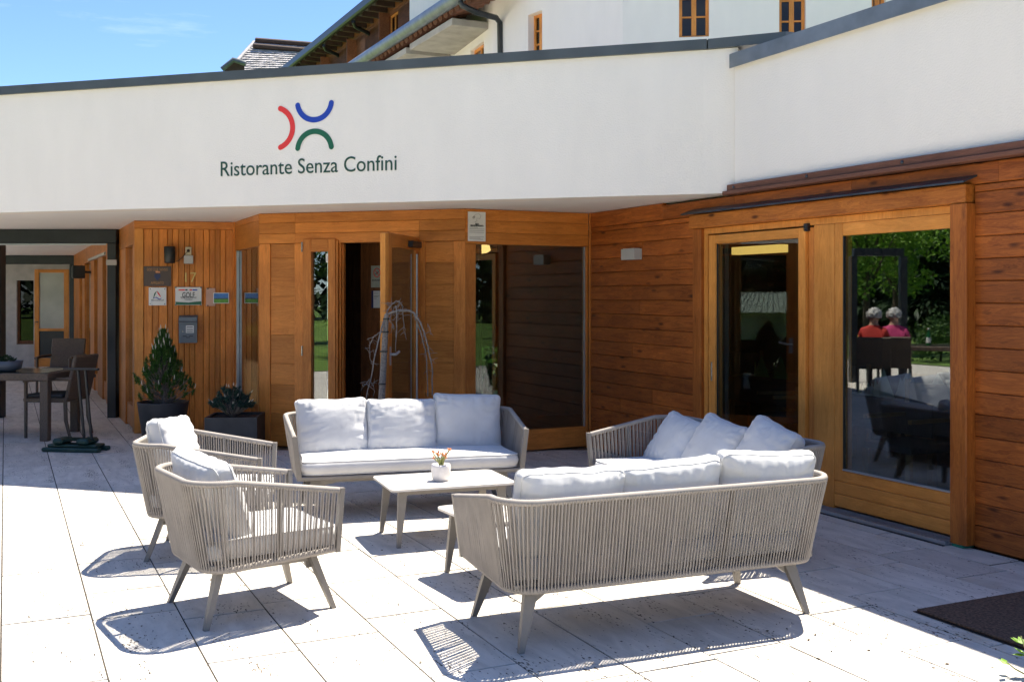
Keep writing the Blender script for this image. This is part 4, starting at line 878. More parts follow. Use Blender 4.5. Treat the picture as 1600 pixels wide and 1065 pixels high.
rg = random.Random(4); nm = MB(); cd = MB(); tk = MB(); tk.tube([(0,0,0), (.01, 0, .25), (-.01, .01, .5), (0, 0, .70)], [.022, .018, .012, .005], 7)
for i in range(430):
    h = rg.random()**.75*.72+.03; prof = .31*(1-max(0, (h-.14))/.64)**.8 if h > .14 else .20+.7*h
    a = rg.uniform(0, 6.283); r_ = prof*rg.uniform(.45, 1.0)*(1+.16*math.sin(3*a+h*9)+.20*math.sin(2*a-h*5+1)); tip = Vector((math.cos(a)*r_, math.sin(a)*r_, h+.04)); b0 = Vector((0, 0, max(0, h-.10-.25*r_)))
    mid = b0.lerp(tip, .55)+Vector((0, 0, -.02)); tk.tube([b0, mid, tip], [.005, .003, .002], 4, cap=False)
    d = (tip-mid).normalized()*.5+Vector((0, 0, .75)); d.normalize(); needles(nm, cd, tip-d*.06, d, .06, 60, rg, .034, 1.5)
    if i % 7 == 0: e = tip+d*.045; cd.tube([tip+d*.015, e, e+Vector((0, 0, .022))], [.003, .004, .002], 5)
part(tk, 'branch', 'bark', t); stuff(part(nm, 'needles', 'needle', t)); stuff(part(cd, 'candle_tips', 'candle', t))
sx = P(368, 0, 10.95); t = thing('square_planter', 'low square anthracite planter left of the entrance panel', 'planter', TZ(sx.x, 10.95, 0, 4))
q = MB(); holes_wall(q, -.25, .25, -.25, .25, 0, .06, []); 
for a, b, c_, d in ((-.26, .26, -.26, -.235), (-.26, .26, .235, .26), (-.26, -.235, -.2349, .2349), (.235, .26, -.2349, .2349)): q.box(a, b, c_, d, 0, .37)
part(q, 'pot', 'planter', t); part(MB().box(-.234, .234, -.234, .234, .061, .345), 'soil', 'soil', t)
t = thing('mugo_pine', 'small spreading blue green mugo pine in the square planter', 'pine', TZ(sx.x-.03, 10.95, .345))
nm = MB(); cd = MB(); tk = MB()
for i in range(90):
    a = rg.uniform(0, 6.283); r_ = .22*math.sqrt(rg.random()); h = .10+.20*(1-(r_/.24)**2)*rg.uniform(.5, 1.1); tip = Vector((math.cos(a)*r_, math.sin(a)*r_, h)); tk.tube([(0,0,0), tip*.5, tip], [.009, .006, .004], 5, cap=False)
    d = (Vector((tip.x, tip.y, 0))*1.2+Vector((0, 0, .25))).normalized(); needles(nm, cd, tip-d*.05, d, .07, 70, rg, .04, 1.2)
    if i % 5 == 0: cd.tube([tip+d*.04, tip+d*.07], [.006, .002], 5)
part(tk, 'branch', 'bark', t); stuff(part(nm, 'needles', 'needle_blue', t)); part(cd, 'candle', 'candle', t)
# weeping bare tree
YT = 9.45
def Q(x, y, dy=0): return P(560+x/5.914, 460+y/5.914, YT+dy)
b0 = Q(215, 960); bz = b0.z; root0 = Vector((P(596.5, 0, YT).x, YT, 0))
t = thing('nursery_pot', 'plain dark pot of the bare weeping tree behind the far sofa', 'planter', TZ(root0.x, YT)); part(MB().lathe([(.15, 0), (.155, .005), (.19, .36), (.175, .36), (.17, .32), (.02, .32)], 28), 'pot', 'planter', t); part(MB().lathe([(.168, .321), (.01, .33)], 16), 'soil', 'soil', t)
t = thing('weeping_tree', 'bare weeping larch with drooping twigs before the open entrance door', 'small tree', TZ(root0.x, YT, .33))
def rel(p): return p-Vector((root0.x, YT, .33))
tk = MB(); tk.tube([Vector((0, 0, 0)), rel(Q(215, 960)), rel(Q(235, 600)), rel(Q(255, 230)), rel(Q(262, 180))], [.034, .031, .028, .024, .017], 10); trunk_ = part(tk, 'trunk', 'bark', t)
for y, x in ((225, 262), (345, 248), (525, 234), (825, 220)):
    p = rel(Q(x, y)); part(MB().tube([p+Vector((0,0,-.006)), p+Vector((0,0,.006))], .034, 12), 'tie_band', 'black', trunk_)
lines = [([(255,200,0),(300,168,0),(360,150,-.02),(460,146,-.05),(510,170,-.05),(570,250,-.08),(620,380,-.08),(650,520,-.08),(680,640,-.06),(683,930,-.05)], .016, .007),
 ([(515,180,-.05),(535,230,.0),(570,330,.05),(610,480,.08),(635,620,.08),(642,940,.08)], .010, .005), ([(245,215,0),(190,400,-.08),(150,570,-.1),(110,790,-.12),(75,950,-.12)], .011, .005),
 ([(240,330,0),(180,362,.04),(130,400,.06),(105,480,.06),(106,550,.06),(118,640,.06)], .006, .003), ([(350,105,-.02),(355,300,-.1),(345,520,-.14)], .008, .003), ([(370,60,.02),(410,110,.05),(415,200,.06),(425,300,.06),(437,395,.06)], .006, .003),
 ([(262,190,0),(270,140,0),(310,90,.0),(350,58,.02),(385,70,.03)], .008, .004), ([(300,170,0),(290,240,-.05),(320,280,-.06),(300,350,-.06)], .005, .0025), ([(108,790,-.12),(60,830,-.14),(35,865,-.14)], .004, .002), ([(112,795,-.12),(130,840,-.1),(152,890,-.1)], .004, .002), ([(640,270,-.08),(660,310,-.1),(672,370,-.1)], .004, .002)]
br = MB(); tw_ = MB(); rg = random.Random(12)
for pts, r0, r1 in lines:
    V3 = [rel(Q(x, y, dy)) for x, y, dy in pts]; fine = []
    for a, b in zip(V3, V3[1:]):
        for k_ in range(4): fine.append(a.lerp(b, k_/4)+Vector((rg.uniform(-1,1), rg.uniform(-1,1), rg.uniform(-1,1)))*.004)
    fine.append(V3[-1]); n = len(fine); br.tube(fine, [.78*(r0+(r1-r0)*i/(n-1)) for i in range(n)], 6)
    for p in fine[1:]:
        for k_ in range(1):
            if rg.random() < .75:
                d = Vector((rg.gauss(0,1), rg.gauss(0,1), rg.gauss(0,.8)-.2)).normalized()*rg.uniform(.02, .085); tw_.tube([p, p+d*.6+Vector((0,0,.004)), p+d], [.0024, .002, .0012], 4, cap=False)
for k_ in range(14):
    p = rel(Q(rg.uniform(255, 400), rg.uniform(90, 190), rg.uniform(-.05, .05))); d = Vector((rg.gauss(0,1), rg.gauss(0,1), rg.gauss(0,1))).normalized()*rg.uniform(.04, .11); tw_.tube([p, p+d*.5+Vector((0,0,.01)), p+d], [.003, .002, .0012], 4, cap=False)
part(br, 'branch', 'bark', t); stuff(part(tw_, 'twigs', 'bark', t))
# ================= COVERED TERRACE FURNITURE =================
def rattan_chair(label, W):
    r = thing('rattan_chair', label, 'chair', W, 'brown rattan dining chairs'); hw = .26
    part(MB().rbox(-hw, hw, -.25, .25, .40, .45, .012), 'seat', 'rattan', r); part(MB().rbox(-hw+.02, hw-.02, -.20, .23, .451, .49, .015), 'seat_pad', 'cloth', r)
    part(MB().rbox(-hw, hw, -.02, .02, 0, .50, .012, Matrix.Translation((0, -.25, .43)) @ RX(13)), 'backrest', 'rattan', r)
    for s in (-1, 1):
        part(MB().tube([(s*hw*.95, .22, 0), (s*hw*.95, .22, .64)], [.02, .024], 4), 'leg', 'rattan', r); part(MB().tube([(s*hw*.95, -.30, 0), (s*hw*.95, -.25, .2), (s*hw*.95, -.24, .45)], [.018, .024, .024], 4), 'leg', 'rattan', r)
        part(MB().tube([(s*hw, -.33, .66), (s*hw, 0, .66), (s*hw, .24, .64)], [.022]*3, 6), 'armrest', 'rattan', r)
    return r
def dining_table(label, W, l=1.6, wd=.9):
    r = thing('rattan_table', label, 'dining table', W, 'brown rattan dining tables')
    part(MB().rbox(-l/2, l/2, -wd/2, wd/2, .66, .735, .008), 'table_frame', 'rattan', r); part(MB().box(-l/2+.06, l/2-.06, -wd/2+.06, wd/2-.06, .7355, .742), 'tabletop', 'tabletop', r)
    for sx in (-1, 1):
        for sy in (-1, 1): part(MB().rbox(sx*(l/2-.05)-.045, sx*(l/2-.05)+.045, sy*(wd/2-.05)-.045, sy*(wd/2-.05)+.045, 0, .659, .006), 'leg', 'rattan', r)
    return r
tp_ = P(78, 0, 11.7)
dining_table('brown rattan table with dark glass top and a bowl on it, under the terrace roof', TZ(tp_.x-.80, 12.1, 0, 0))
c = rattan_chair('brown rattan armchair drawn up to the right end of the terrace dining table', TZ(P(82, 0, 12.05).x, 12.15, 0, 84))
for (x, y, a, l) in ((-6.9, 16.3, 180, 'rattan chair facing the viewer deep in the covered corridor'), (-6.6, 18.2, 95, 'rattan chair turned sideways deepest in the covered corridor')):
    copy_tree(c, TZ(x, y, 0, a), l)
t = thing('plant_bowl', 'blue grey bowl with a low dark plant on the rattan table', 'plant bowl', TZ(P(6, 0, 11.9).x, 11.95, .7425)); part(MB().lathe([(.10, 0), (.16, .03), (.18, .12), (.165, .12), (.15, .06), (.01, .05)], 24), 'bowl', 'bowl', t)
lm = MB(); rg = random.Random(2)
def leaves(mb, c, r, n, s, rg, squash=1):
    for i in range(n):
        d = Vector((rg.gauss(0,1), rg.gauss(0,1), rg.gauss(0,1))).normalized(); p = Vector(c)+Vector((d.x*r, d.y*r, d.z*r*squash))*rg.random()**.4
        a = Vector((rg.gauss(0,1), rg.gauss(0,1), rg.gauss(0,1))).normalized(); b = a.cross(Vector((rg.gauss(0,1), rg.gauss(0,1), rg.gauss(0,1)))).normalized(); k_ = s*rg.uniform(.6, 1.3)
        mb.add([p-a*k_, p+b*k_*.5, p+a*k_, p-b*k_*.5], [(0, 1, 2, 3)])
leaves(lm, (0, 0, .13), .10, 160, .025, rg, .5); stuff(part(lm, 'foliage', 'leaf_dark', t))
# boot cleaner stand
bx_, by_ = G(119, 704); t = thing('shoe_cleaning_stand', 'green based stand with two black poles and a T handle on the shaded paving', 'stand', TZ(bx_, by_, 0, -8))
bs = MB(); bs.rbox(-.31, .31, -.13, -.05, .002, .045, .012); bs.rbox(-.31, .31, .05, .13, .002, .045, .012); bs.rbox(-.27, .27, -.09, .09, .045, .075, .01); bs.rbox(-.20, -.09, -.12, .12, .075, .135, .02); bs.rbox(.06, .19, -.12, .12, .075, .135, .02); part(bs, 'base', 'standgreen', t)
for x in (.07, .15): part(MB().tube([(x+.02, 0, .1), (x-.05, 0, .83)], .015, 10), 'pole', 'black', t)
part(MB().rbox(-.14, .25, -.02, .02, .825, .85, .008), 'handle', 'black', t); part(MB().rbox(.04, .20, -.012, .012, .115, .13, .004), 'cross_bar', 'black', t)
br_ = MB(); 
for i in range(14): x = -.13+.018*i; br_.box(x, x+.006, -.09, .09, .1101, .128)
part(br_, 'brush', 'standgreen', t)

# ================= DOORMAT, DEBRIS, SEEDLING =================
p = [G(1432, 956), G(1590, 1004), G(1555, 930)]
o_ = fR.loc(p[0]); a_ = fR.loc(p[1]); b_ = fR.loc(p[2])
mat_ = thing('doormat', 'dark brown coir doormat lying on the shaded paving at the lower right', 'doormat', fR.at(o_[0], o_[1], .001))
dm = MB(); dm.rbox(0, .72, 0, 1.05, .0035, .017, .004); part(dm, 'pile', 'mat', mat_); part(MB().rbox(-.012, .732, -.012, 1.062, .0015, .0035, .0005), 'backing', 'black', mat_)
rg = random.Random(31); db = MB()
for i in range(520):
    px, py = rg.uniform(-20, 1620), rg.uniform(690, 1075); x, y = G(px, py)
    if rg.random() < .55:
        cxp, cyp = rg.choice([(110, 960), (180, 1000), (820, 690), (1450, 1000), (1380, 985), (700, 880), (1250, 985), (1120, 700)]); x, y = G(cxp+rg.gauss(0, 60), max(680, cyp+rg.gauss(0, 18)))
    if fR.loc((x, y))[1] > -.1: continue
    a = rg.uniform(0, 6.28); s = rg.uniform(.003, .008)*(1.8 if rg.random() < .08 else 1); d = Vector((math.cos(a), math.sin(a), 0)); e = Vector((-d.y, d.x, 0))*rg.uniform(.3, .8); c0 = Vector((x, y, .004))
    db.add([c0-d*s, c0+e*s+Vector((0,0,.002)), c0+d*s, c0-e*s, c0+Vector((0,0,.003))], [(0,3,4),(3,2,4),(2,1,4),(1,0,4)])
stuff(tag(part(db, 'leaf_litter', 'dry'), 'crumbs of dry leaves and grit scattered over the paving', 'litter'))
sxy = G(1592, 1052); t = thing('seedling', 'young green leafy shoot sticking up at the lower right corner', 'plant', TZ(sxy[0]-.0, sxy[1]-.03) @ Matrix.Scale(1.1, 4)); lb = part(MB().tube([(.03,-.02,0), (.02, 0, .08), (.0, .01, .15)], [.004, .003, .002], 6).tube([(.03,-.02,0), (-.03, 0, .03), (-.06, 0, .055)], [.004, .003, .002], 6), 'stem', 'succulent', t)
rg = random.Random(6)
for i in range(11):
    a = rg.uniform(1.2, 5.2); b0 = Vector(rg.choice([(.02,0,.08), (0,.01,.15), (-.04,0,.04), (-.06,0,.055), (.01,0,.12)])); d = Vector((math.cos(a), math.sin(a)*.6, rg.uniform(-.2, .5))).normalized(); e = d.cross(Vector((0,0,1))).normalized(); l = rg.uniform(.035, .06)
    part(MB().add([b0, b0+d*l*.5+e*l*.28, b0+d*l, b0+d*l*.5-e*l*.28, b0+d*l*.5+Vector((0,0,-.005))], [(0,4,1),(1,4,2),(2,4,3),(3,4,0)]), 'leaf', 'leaf_bright', t)

# ================= DINING ROOM SEEN THROUGH THE GLASS =================
def cone_napkin(parent_label, W, mat):
    t = thing('folded_napkin', parent_label, 'napkin', W, 'folded napkins on the dining tables'); n = MB()
    n.add([(-.12, 0, 0), (.0, -.05, 0), (.12, .0, 0), (.0, .06, 0), (0, 0, .23), (.04, -.03, 0)], [(0,1,4),(5,2,4),(2,3,4),(3,0,4),(1,5,4)]); part(n, 'cloth', mat, t); part(MB().add([(-.10, -.02, 0), (.03, -.07, 0), (-.05, -.045, .16)], [(0,1,2)]).add([(-.10, -.018, 0), (.03, -.068, 0), (-.05, -.043, .16)], [(2,1,0)]), 'fold', mat, t); return t
def room_table(px, v, label):
    t = thing('dining_table', label, 'dining table', fR.at(fR.u(px, v), v, .03), 'dining tables inside the restaurant'); part(MB().rbox(-.55, .55, -.4, .4, .70, .735, .005), 'tabletop', 'room_dark', t)
    cl_ = MB(); cl_.box(-.57, .57, -.42, .42, .7355, .74); cl_.box(-.572, -.568, -.42, .42, .50, .74); cl_.box(-.572, .572, -.424, -.42, .50, .74); tag(part(cl_, 'tablecloth', 'cloth', None, WM[t.name]), 'dark cloth on the '+label.split(',')[0], 'tablecloth')
    for x in (-.5, .5):
        for y in (-.35, .35): part(MB().box(x-.025, x+.025, y-.025, y+.025, 0, .699), 'leg', 'oak', t)
    return t
def room_chair(px, v, a, label):
    t = thing('dining_chair', label, 'chair', fR.at(fR.u(px, v), v, .03) @ RZ(a), 'dining chairs inside the restaurant'); part(MB().rbox(-.23, .23, -.22, .22, .42, .48, .01), 'seat', 'cloth', t)
    for s in (-1, 1): part(MB().rbox(s*.22-.018, s*.22+.018, -.235, -.20, 0, .92, .003), 'leg', 'oak', t); part(MB().rbox(s*.22-.018, s*.22+.018, .20, .235, 0, .42, .003), 'leg', 'oak', t); part(MB().rbox(s*.22-.018, s*.22+.018, -.20, .22, .64, .67, .003), 'armrest', 'oak', t)
    part(MB().rbox(-.2, .2, -.23, -.205, .52, .90, .005), 'backrest', 'cloth', t); return t
ta = room_table(1430, 1.15, 'dining table set inside the fixed window, napkins on it'); tb = room_table(1235, 1.6, 'dining table inside the sliding door, green napkins on it')
room_chair(1420, .55, 180, 'oak framed chair with its back to the fixed window'); room_chair(1232, .95, 160, 'oak framed chair behind the sliding door glass')
room_chair(1340, 1.9, 20, 'oak framed chair on the far side of the dining table in the fixed window'); room_chair(1180, 2.5, 20, 'oak framed chair deep inside the sliding door')
Wt = WM[ta.name]; Wb = WM[tb.name]
for i, (x, y, l) in enumerate(((-.12, -.22, 'tall grey folded napkin left of centre in the fixed window'), (-.02, -.05, 'grey folded napkin just behind the tall one'), (.42, -.2, 'grey folded napkin near the right edge of the fixed window'))): cone_napkin(l, Wt @ Matrix.Translation((x, y, .7405)) @ RZ(20*i), 'napkin')
for i, (x, l) in enumerate(((-.2, 'green folded napkin on the left inside the sliding door'), (.1, 'green folded napkin on the right inside the sliding door'))): cone_napkin(l, Wb @ Matrix.Translation((x, -.2, .7405)), 'napkin_green')
t = thing('cruet_set', 'small oil and salt bottles standing on a white tray behind the fixed window', 'cruet set', Wt @ Matrix.Translation((-.34, -.22, .7405))); part(MB().rbox(-.12, .12, -.05, .05, 0, .012, .003), 'tray', 'white', t)
for x in (-.05, 0, .05, .09): part(MB().lathe([(.015, .012), (.015, .07), (.006, .085), (.007, .1)], 10), 'bottle', 'bottle' if x < 0 else 'grey', t, WM[t.name] @ Matrix.Translation((x, 0, 0)))

# ================= GARDEN (beyond the left edge, mirrored in the glass) =================
def MR(px, D):
    x = (px-800)/F*D; p = Vector((x, D)); u_, v_ = fR.loc(p); q = fR.W @ Vector((u_, -v_, 0)); return q.x, q.y
def crown_mesh(name, kind, mat, seed, n=5200):
    rg = random.Random(seed); mb = MB()
    if kind == 'broad':
        bl = [(Vector((rg.uniform(-1.6, 1.6), rg.uniform(-1.6, 1.6), rg.uniform(2.2, 6.0))), rg.uniform(.7, 1.3)) for _ in range(22)]
        for c, r in bl: leaves(mb, c, r, n//22, .10, rg, .7)
    elif kind == 'conifer':
        for i in range(n):
            h = rg.random(); z = .8+h*9.5; r = (1-h)**.85*2.1*(.75+.25*math.sin(z*5.5))*rg.uniform(.5, 1.05); a = rg.uniform(0, 6.283); p = Vector((math.cos(a)*r, math.sin(a)*r, z-.22*r)); d = Vector((math.cos(a), math.sin(a), -.35+rg.gauss(0, .3))).normalized(); e = d.cross(Vector((0,0,1))).normalized(); k_ = rg.uniform(.15, .32)
            mb.add([p-d*k_, p+e*k_*.28, p+d*k_, p-e*k_*.28], [(0,1,2,3)])
    else:
        for _ in range(12): leaves(mb, (rg.uniform(-.7,.7), rg.uniform(-.7,.7), rg.uniform(.25, 1.1)), .45, n//12, .05, rg)
    return mb.mesh(name, M[mat])
MESH = {'broad': crown_mesh('broad_crown', 'broad', 'leaf_bright', 1), 'conifer': crown_mesh('conifer_crown', 'conifer', 'leaf_dark', 2, 6500), 'bush': crown_mesh('bush_crown', 'bush', 'leaf_mid', 3, 2600), 'mid': crown_mesh('mid_crown', 'broad', 'leaf_mid', 9)}
TRK = {}
for k_, h, r in (('broad', 4.5, .14), ('conifer', 9, .17), ('bush', .5, .04), ('mid', 4.5, .16)):
    mb = MB(); mb.tube([(0,0,-.3), (.03, 0, h*.5), (0, .02, h)], [r*1.2, r*.8, r*.25], 8)
    if k_ in ('broad', 'mid'):
        for a in range(7): mb.tube([(0, 0, 1.8+a*.3), (math.cos(a*2.1)*.7, math.sin(a*2.1)*.7, 2.9+a*.35), (math.cos(a*2.1)*1.3, math.sin(a*2.1)*1.3, 3.7+a*.35)], [.06, .04, .015], 5)
    TRK[k_] = mb.mesh('trunk', M['bark_dark'])
def tree(kind, x, y, s, label, group, z=-.09):
    nmn = {'broad': 'deciduous_tree', 'conifer': 'conifer_tree', 'bush': 'garden_bush', 'mid': 'deciduous_tree'}[kind]
    t = thing(nmn, label, {'broad': 'tree', 'mid': 'tree', 'conifer': 'conifer', 'bush': 'bush'}[kind], TZ(x, y, z, (x*57+y*13) % 360) @ Matrix.Scale(s, 4), group)
    link(TRK[kind], 'trunk', t); link(MESH[kind], 'crown', t); return t
gT = 'garden trees mirrored in the glass doors'
L_b = 'bright green leafy tree mirrored in the fixed window'; L_c = 'dark garden conifer seen only as a reflection in the glass'
for px, D, s in ((1352, 30, .80), (1398, 33, .85)): x, y = MR(px, D); tree('broad', x, y, s, L_b+(', left one of two' if px < 1380 else ', right one of two'), gT)
for px, D, s in ((1100, 52, 1.2), (1150, 50, 1.1), (1200, 47, 1.25), (1250, 52, 1.2), (1300, 48, 1.1), (1345, 46, 1.15), (1385, 52, 1.3), (1422, 42, .95), (1452, 40, .95), (1478, 50, .9), (1520, 44, 1.0), (1170, 40, .75)):
    n_c = globals().get('n_c', -1)+1; x, y = MR(px, D); tree('conifer', x, y, s, ('dark conifer mirrored in the sliding door, ' if px < 1290 else 'dark conifer mirrored in the fixed window, ')+['leftmost', 'second from left', 'third from left', 'fourth from left', 'leftmost', 'second from left', 'third from left', 'fourth from left', 'fifth from left', 'sixth from left', 'rightmost', 'small one before the others'][n_c], gT)
x, y = MR(1467, 27); tree('bush', x, y, .9, 'round bare looking shrub mirrored low in the fixed window', 'garden bushes')
gB = 'garden trees behind the viewer'
for x, y, s, k_ in ((-9, -8, 1, 'mid'), (-13, -3, 1.1, 'conifer'), (-17, 4, 1.0, 'mid'), (-11, -13, 1.2, 'conifer'), (-20, -6, 1.2, 'mid'), (-6, -15, 1.1, 'mid'), (0, -18, 1.2, 'conifer'), (8, -14, 1.1, 'mid'), (-15, -9, 1.0, 'broad')):
    tree(k_, x, y, s, 'garden tree standing outside the picture behind the terrace', gB)
for x, y, s in ((-7.5, -4, .8), (-9, -2, .9)): tree('bush', x, y, s, 'low garden bush outside the picture beside the terrace', 'garden bushes')
for q_ in (-.9, -.45, 0, .45): tree('conifer', P(765, 0, 17.6).x+q_, 17.2+q_*.7, .30, 'young conifer added behind the vestibule window to darken its view, '+{-.9: 'leftmost', -.45: 'second from left', 0: 'third from left', .45: 'rightmost'}[q_], 'added yard conifers')  # conifers added to screen the bright yard seen through the glass
tree('bush', P(765, 0, 17).x, 15.9, 1.35, 'green shrub in the yard behind the vestibule window', 'garden bushes')
rg = random.Random(77); wd_ = MB()
for i in range(110):
    a = R(rg.uniform(128, 345)); d_ = rg.uniform(46, 66); cx, cy = math.cos(a)*d_, math.sin(a)*d_+6; H_ = rg.uniform(9, 15); rr = H_*.24
    if cy > 22 and cx > -.479*cy-9: continue
    for k_ in range(520):
        h = rg.random(); r = (1-h)**.8*rr*rg.uniform(.5, 1.05); b = rg.uniform(0, 6.28); p = Vector((cx+math.cos(b)*r, cy+math.sin(b)*r, h*H_)); d = Vector((rg.gauss(0,1), rg.gauss(0,1), rg.gauss(0,.7))).normalized(); e = d.cross(Vector((0,0,1))).normalized(); q_ = rg.uniform(.4, .8)
        wd_.add([p-d*q_, p+e*q_*.5, p+d*q_, p-e*q_*.5], [(0,1,2,3)])
stuff(tag(part(wd_, 'distant_wood', 'leaf_dark'), 'dark belt of trees around the garden, seen only mirrored in the glass', 'wood'))
# shed
x, y = MR(1203, 36); t = thing('garden_shed', 'small white walled shed with ribbed pale roof mirrored in the sliding door', 'shed', TZ(x, y, -.09, 65)); part(holes_wall(MB(), -1.3, 1.3, -1, 1, 0, 1.15, []), 'wall', 'white', t)
rf = MB()
for s in (-1, 1):
    rf.add([(-1.6, s*1.4, 1.1), (1.6, s*1.4, 1.1), (1.0, 0, 1.75), (-1.0, 0, 1.75)], [(0,1,2,3) if s < 0 else (3,2,1,0)])
    for i in range(16): a = -1.5+i*.2; rf.tube([(a, s*1.4, 1.12), (a*.66, 0, 1.77)], .025, 4)
rf.add([(-1.6, -1.4, 1.1), (-1.6, 1.4, 1.1), (-1.0, 0, 1.75)], [(0,2,1)]); rf.add([(1.6, -1.4, 1.1), (1.6, 1.4, 1.1), (1.0, 0, 1.75)], [(0,1,2)]); part(rf, 'roof', 'metalroof', t); part(MB().box(-.4, .4, -1.02, -1.001, 0, 1.0), 'door', 'grey', t)
# second pergola frame, people and their table
xa, ya = MR(1330, 19.5); xb, yb_ = MR(1408, 19.5); fP = Frame((xb, yb_), (xa, ya)); t = thing('steel_pergola_frame', 'dark steel frame mirrored across the fixed window', 'pergola frame', fP.W, 'steel frames under the terrace roof')
part(MB().rbox(0, fP.len, -.07, .07, 2.30, 2.44, .006), 'beam', 'steel_dark', t); part(MB().rbox(-.06, .06, -.07, .07, -.05, 2.299, .006), 'post', 'steel_dark', t); part(MB().rbox(fP.len-.06, fP.len+.06, -.07, .07, -.05, 2.299, .006), 'post', 'steel_dark', t)
def person(x, y, a, top, label):
    W = TZ(x, y, 0, a); t = thing('person', label, 'person', W)
    J_ = {'pel': ((0,0,.52), .14), 'wai': ((0,.01,.68), .125), 'che': ((0,0,.92), .145), 'nek': ((0,.02,1.09), .055), 'hea': ((0,.05,1.22), .085), 'het': ((0,.05,1.30), .075),
      'sL': ((-.17,0,1.02), .06), 'eL': ((-.24,.10,.80), .045), 'wL': ((-.16,.34,.79), .03), 'hL': ((-.13,.42,.78), .032), 'sR': ((.17,0,1.02), .06), 'eR': ((.24,.10,.80), .045), 'wR': ((.16,.34,.79), .03), 'hR': ((.13,.42,.78), .032),
      'kL': ((-.12,.44,.50), .065), 'aL': ((-.12,.42,.09), .04), 'fL': ((-.12,.56,.04), .035), 'kR': ((.12,.44,.50), .065), 'aR': ((.12,.42,.09), .04), 'fR': ((.12,.56,.04), .035), 'tL': ((-.09,.05,.50), .09), 'tR': ((.09,.05,.50), .09)}
    E = ['pel wai', 'wai che', 'che nek', 'nek hea', 'hea het', 'che sL', 'sL eL', 'eL wL', 'wL hL', 'che sR', 'sR eR', 'eR wR', 'wR hR', 'pel tL', 'tL kL', 'kL aL', 'aL fL', 'pel tR', 'tR kR', 'kR aR', 'aR fR']
    names = list(J_); me = bpy.data.meshes.new('body'); me.from_pydata([J_[n][0] for n in names], [(names.index(e.split()[0]), names.index(e.split()[1])) for e in E], [])
    ob = bpy.data.objects.new('tmp', me); COL.objects.link(ob); sk = ob.modifiers.new('s', 'SKIN'); ob.modifiers.new('d', 'SUBSURF').levels = 2
    if not me.skin_vertices: me.skin_vertices_new() if hasattr(me, 'skin_vertices_new') else None
    for i, n in enumerate(names): me.skin_vertices[0].data[i].radius = (J_[n][1],)*2; me.skin_vertices[0].data[i].use_root = (i == 0)
    bpy.context.view_layer.update(); m2 = bpy.data.meshes.new_from_object(ob.evaluated_get(bpy.context.evaluated_depsgraph_get())); bpy.data.objects.remove(ob)
    m2.materials.clear(); [m2.materials.append(M[k_]) for k_ in ('skin', top, 'trouser')]
    for p_ in m2.polygons:
        c = p_.center; p_.use_smooth = True; p_.material_index = 0 if (c.z > 1.10 or c.y > .30 and c.z > .70) else (1 if c.z > .56 and c.y < .32 else 2)
        if c.z < .56: p_.material_index = 2
    link(m2, 'body', t)
    h = MB(); bm = bmesh.new(); bmesh.ops.create_icosphere(bm, subdivisions=4, radius=1); rg = random.Random(int(x*10)); 
    for v in bm.verts:
        q = v.co.copy(); k_ = 1+.20*noise.noise(q*2.6)+.12*noise.noise(q*7)
        if q.y > .35 and q.z < .35: k_ *= .72
        if q.z < -.55: k_ *= .7
        v.co = Vector((q.x*.115*k_, .035+q.y*.115*k_, 1.27+q.z*.115*k_))
    bm.verts.index_update(); h.add([v.co[:] for v in bm.verts], [[v.index for v in f.verts] for f in bm.faces], None, True); bm.free(); part(h, 'hair', 'hair', t)
    fc = MB(); fc.tube([(0, .145, 1.235), (0, .165, 1.215), (0, .14, 1.205)], [.008, .012, .006], 6); part(fc, 'nose', 'skin', t)
    ey = MB(); [ey.lathe([(.011, 0), (.008, .006), (.001, .008)], 8, Matrix.Translation((s*.033, .128, 1.245)) @ RX(-90)) for s in (-1, 1)]; part(ey, 'eyes', 'ink', t); part(MB().rbox(-.022, .022, .13, .137, 1.172, 1.18, .002), 'mouth', 'redcloth', t)
    return t
dirm = math.degrees(math.atan2(*(Vector(MR(1375, 17))-Vector(MR(1375, 15))).yx))-90
x, y = MR(1394, 17.6); person(x, y, dirm, 'pink', 'seated person with grey hair and pink top, mirrored in the fixed window'); copy_tree(c, TZ(x, y, 0, dirm), 'rattan chair under the person in the pink top')
x, y = MR(1362, 17.4); person(x, y, dirm+6, 'redcloth', 'seated person with grey hair and red top, mirrored in the fixed window'); copy_tree(c, TZ(x, y, 0, dirm), 'rattan chair under the person in the red top')
x, y = MR(1448, 18.2); dining_table('rattan dining table with a green bottle, mirrored in the fixed window', TZ(x, y, 0, dirm), 2.0)
x, y = MR(1448, 17.9); t = thing('green_bottle', 'green glass bottle with white label, mirrored in the fixed window', 'bottle', TZ(x, y, .742)); part(MB().lathe([(.036, 0), (.037, .17), (.014, .24), (.014, .29)], 14), 'body', 'bottle', t); part(MB().lathe([(.0375, .05), (.0375, .14)], 14), 'paper_label', 'white', t); part(MB().lathe([(.015, .27), (.015, .30)], 10), 'cap', 'white', t)

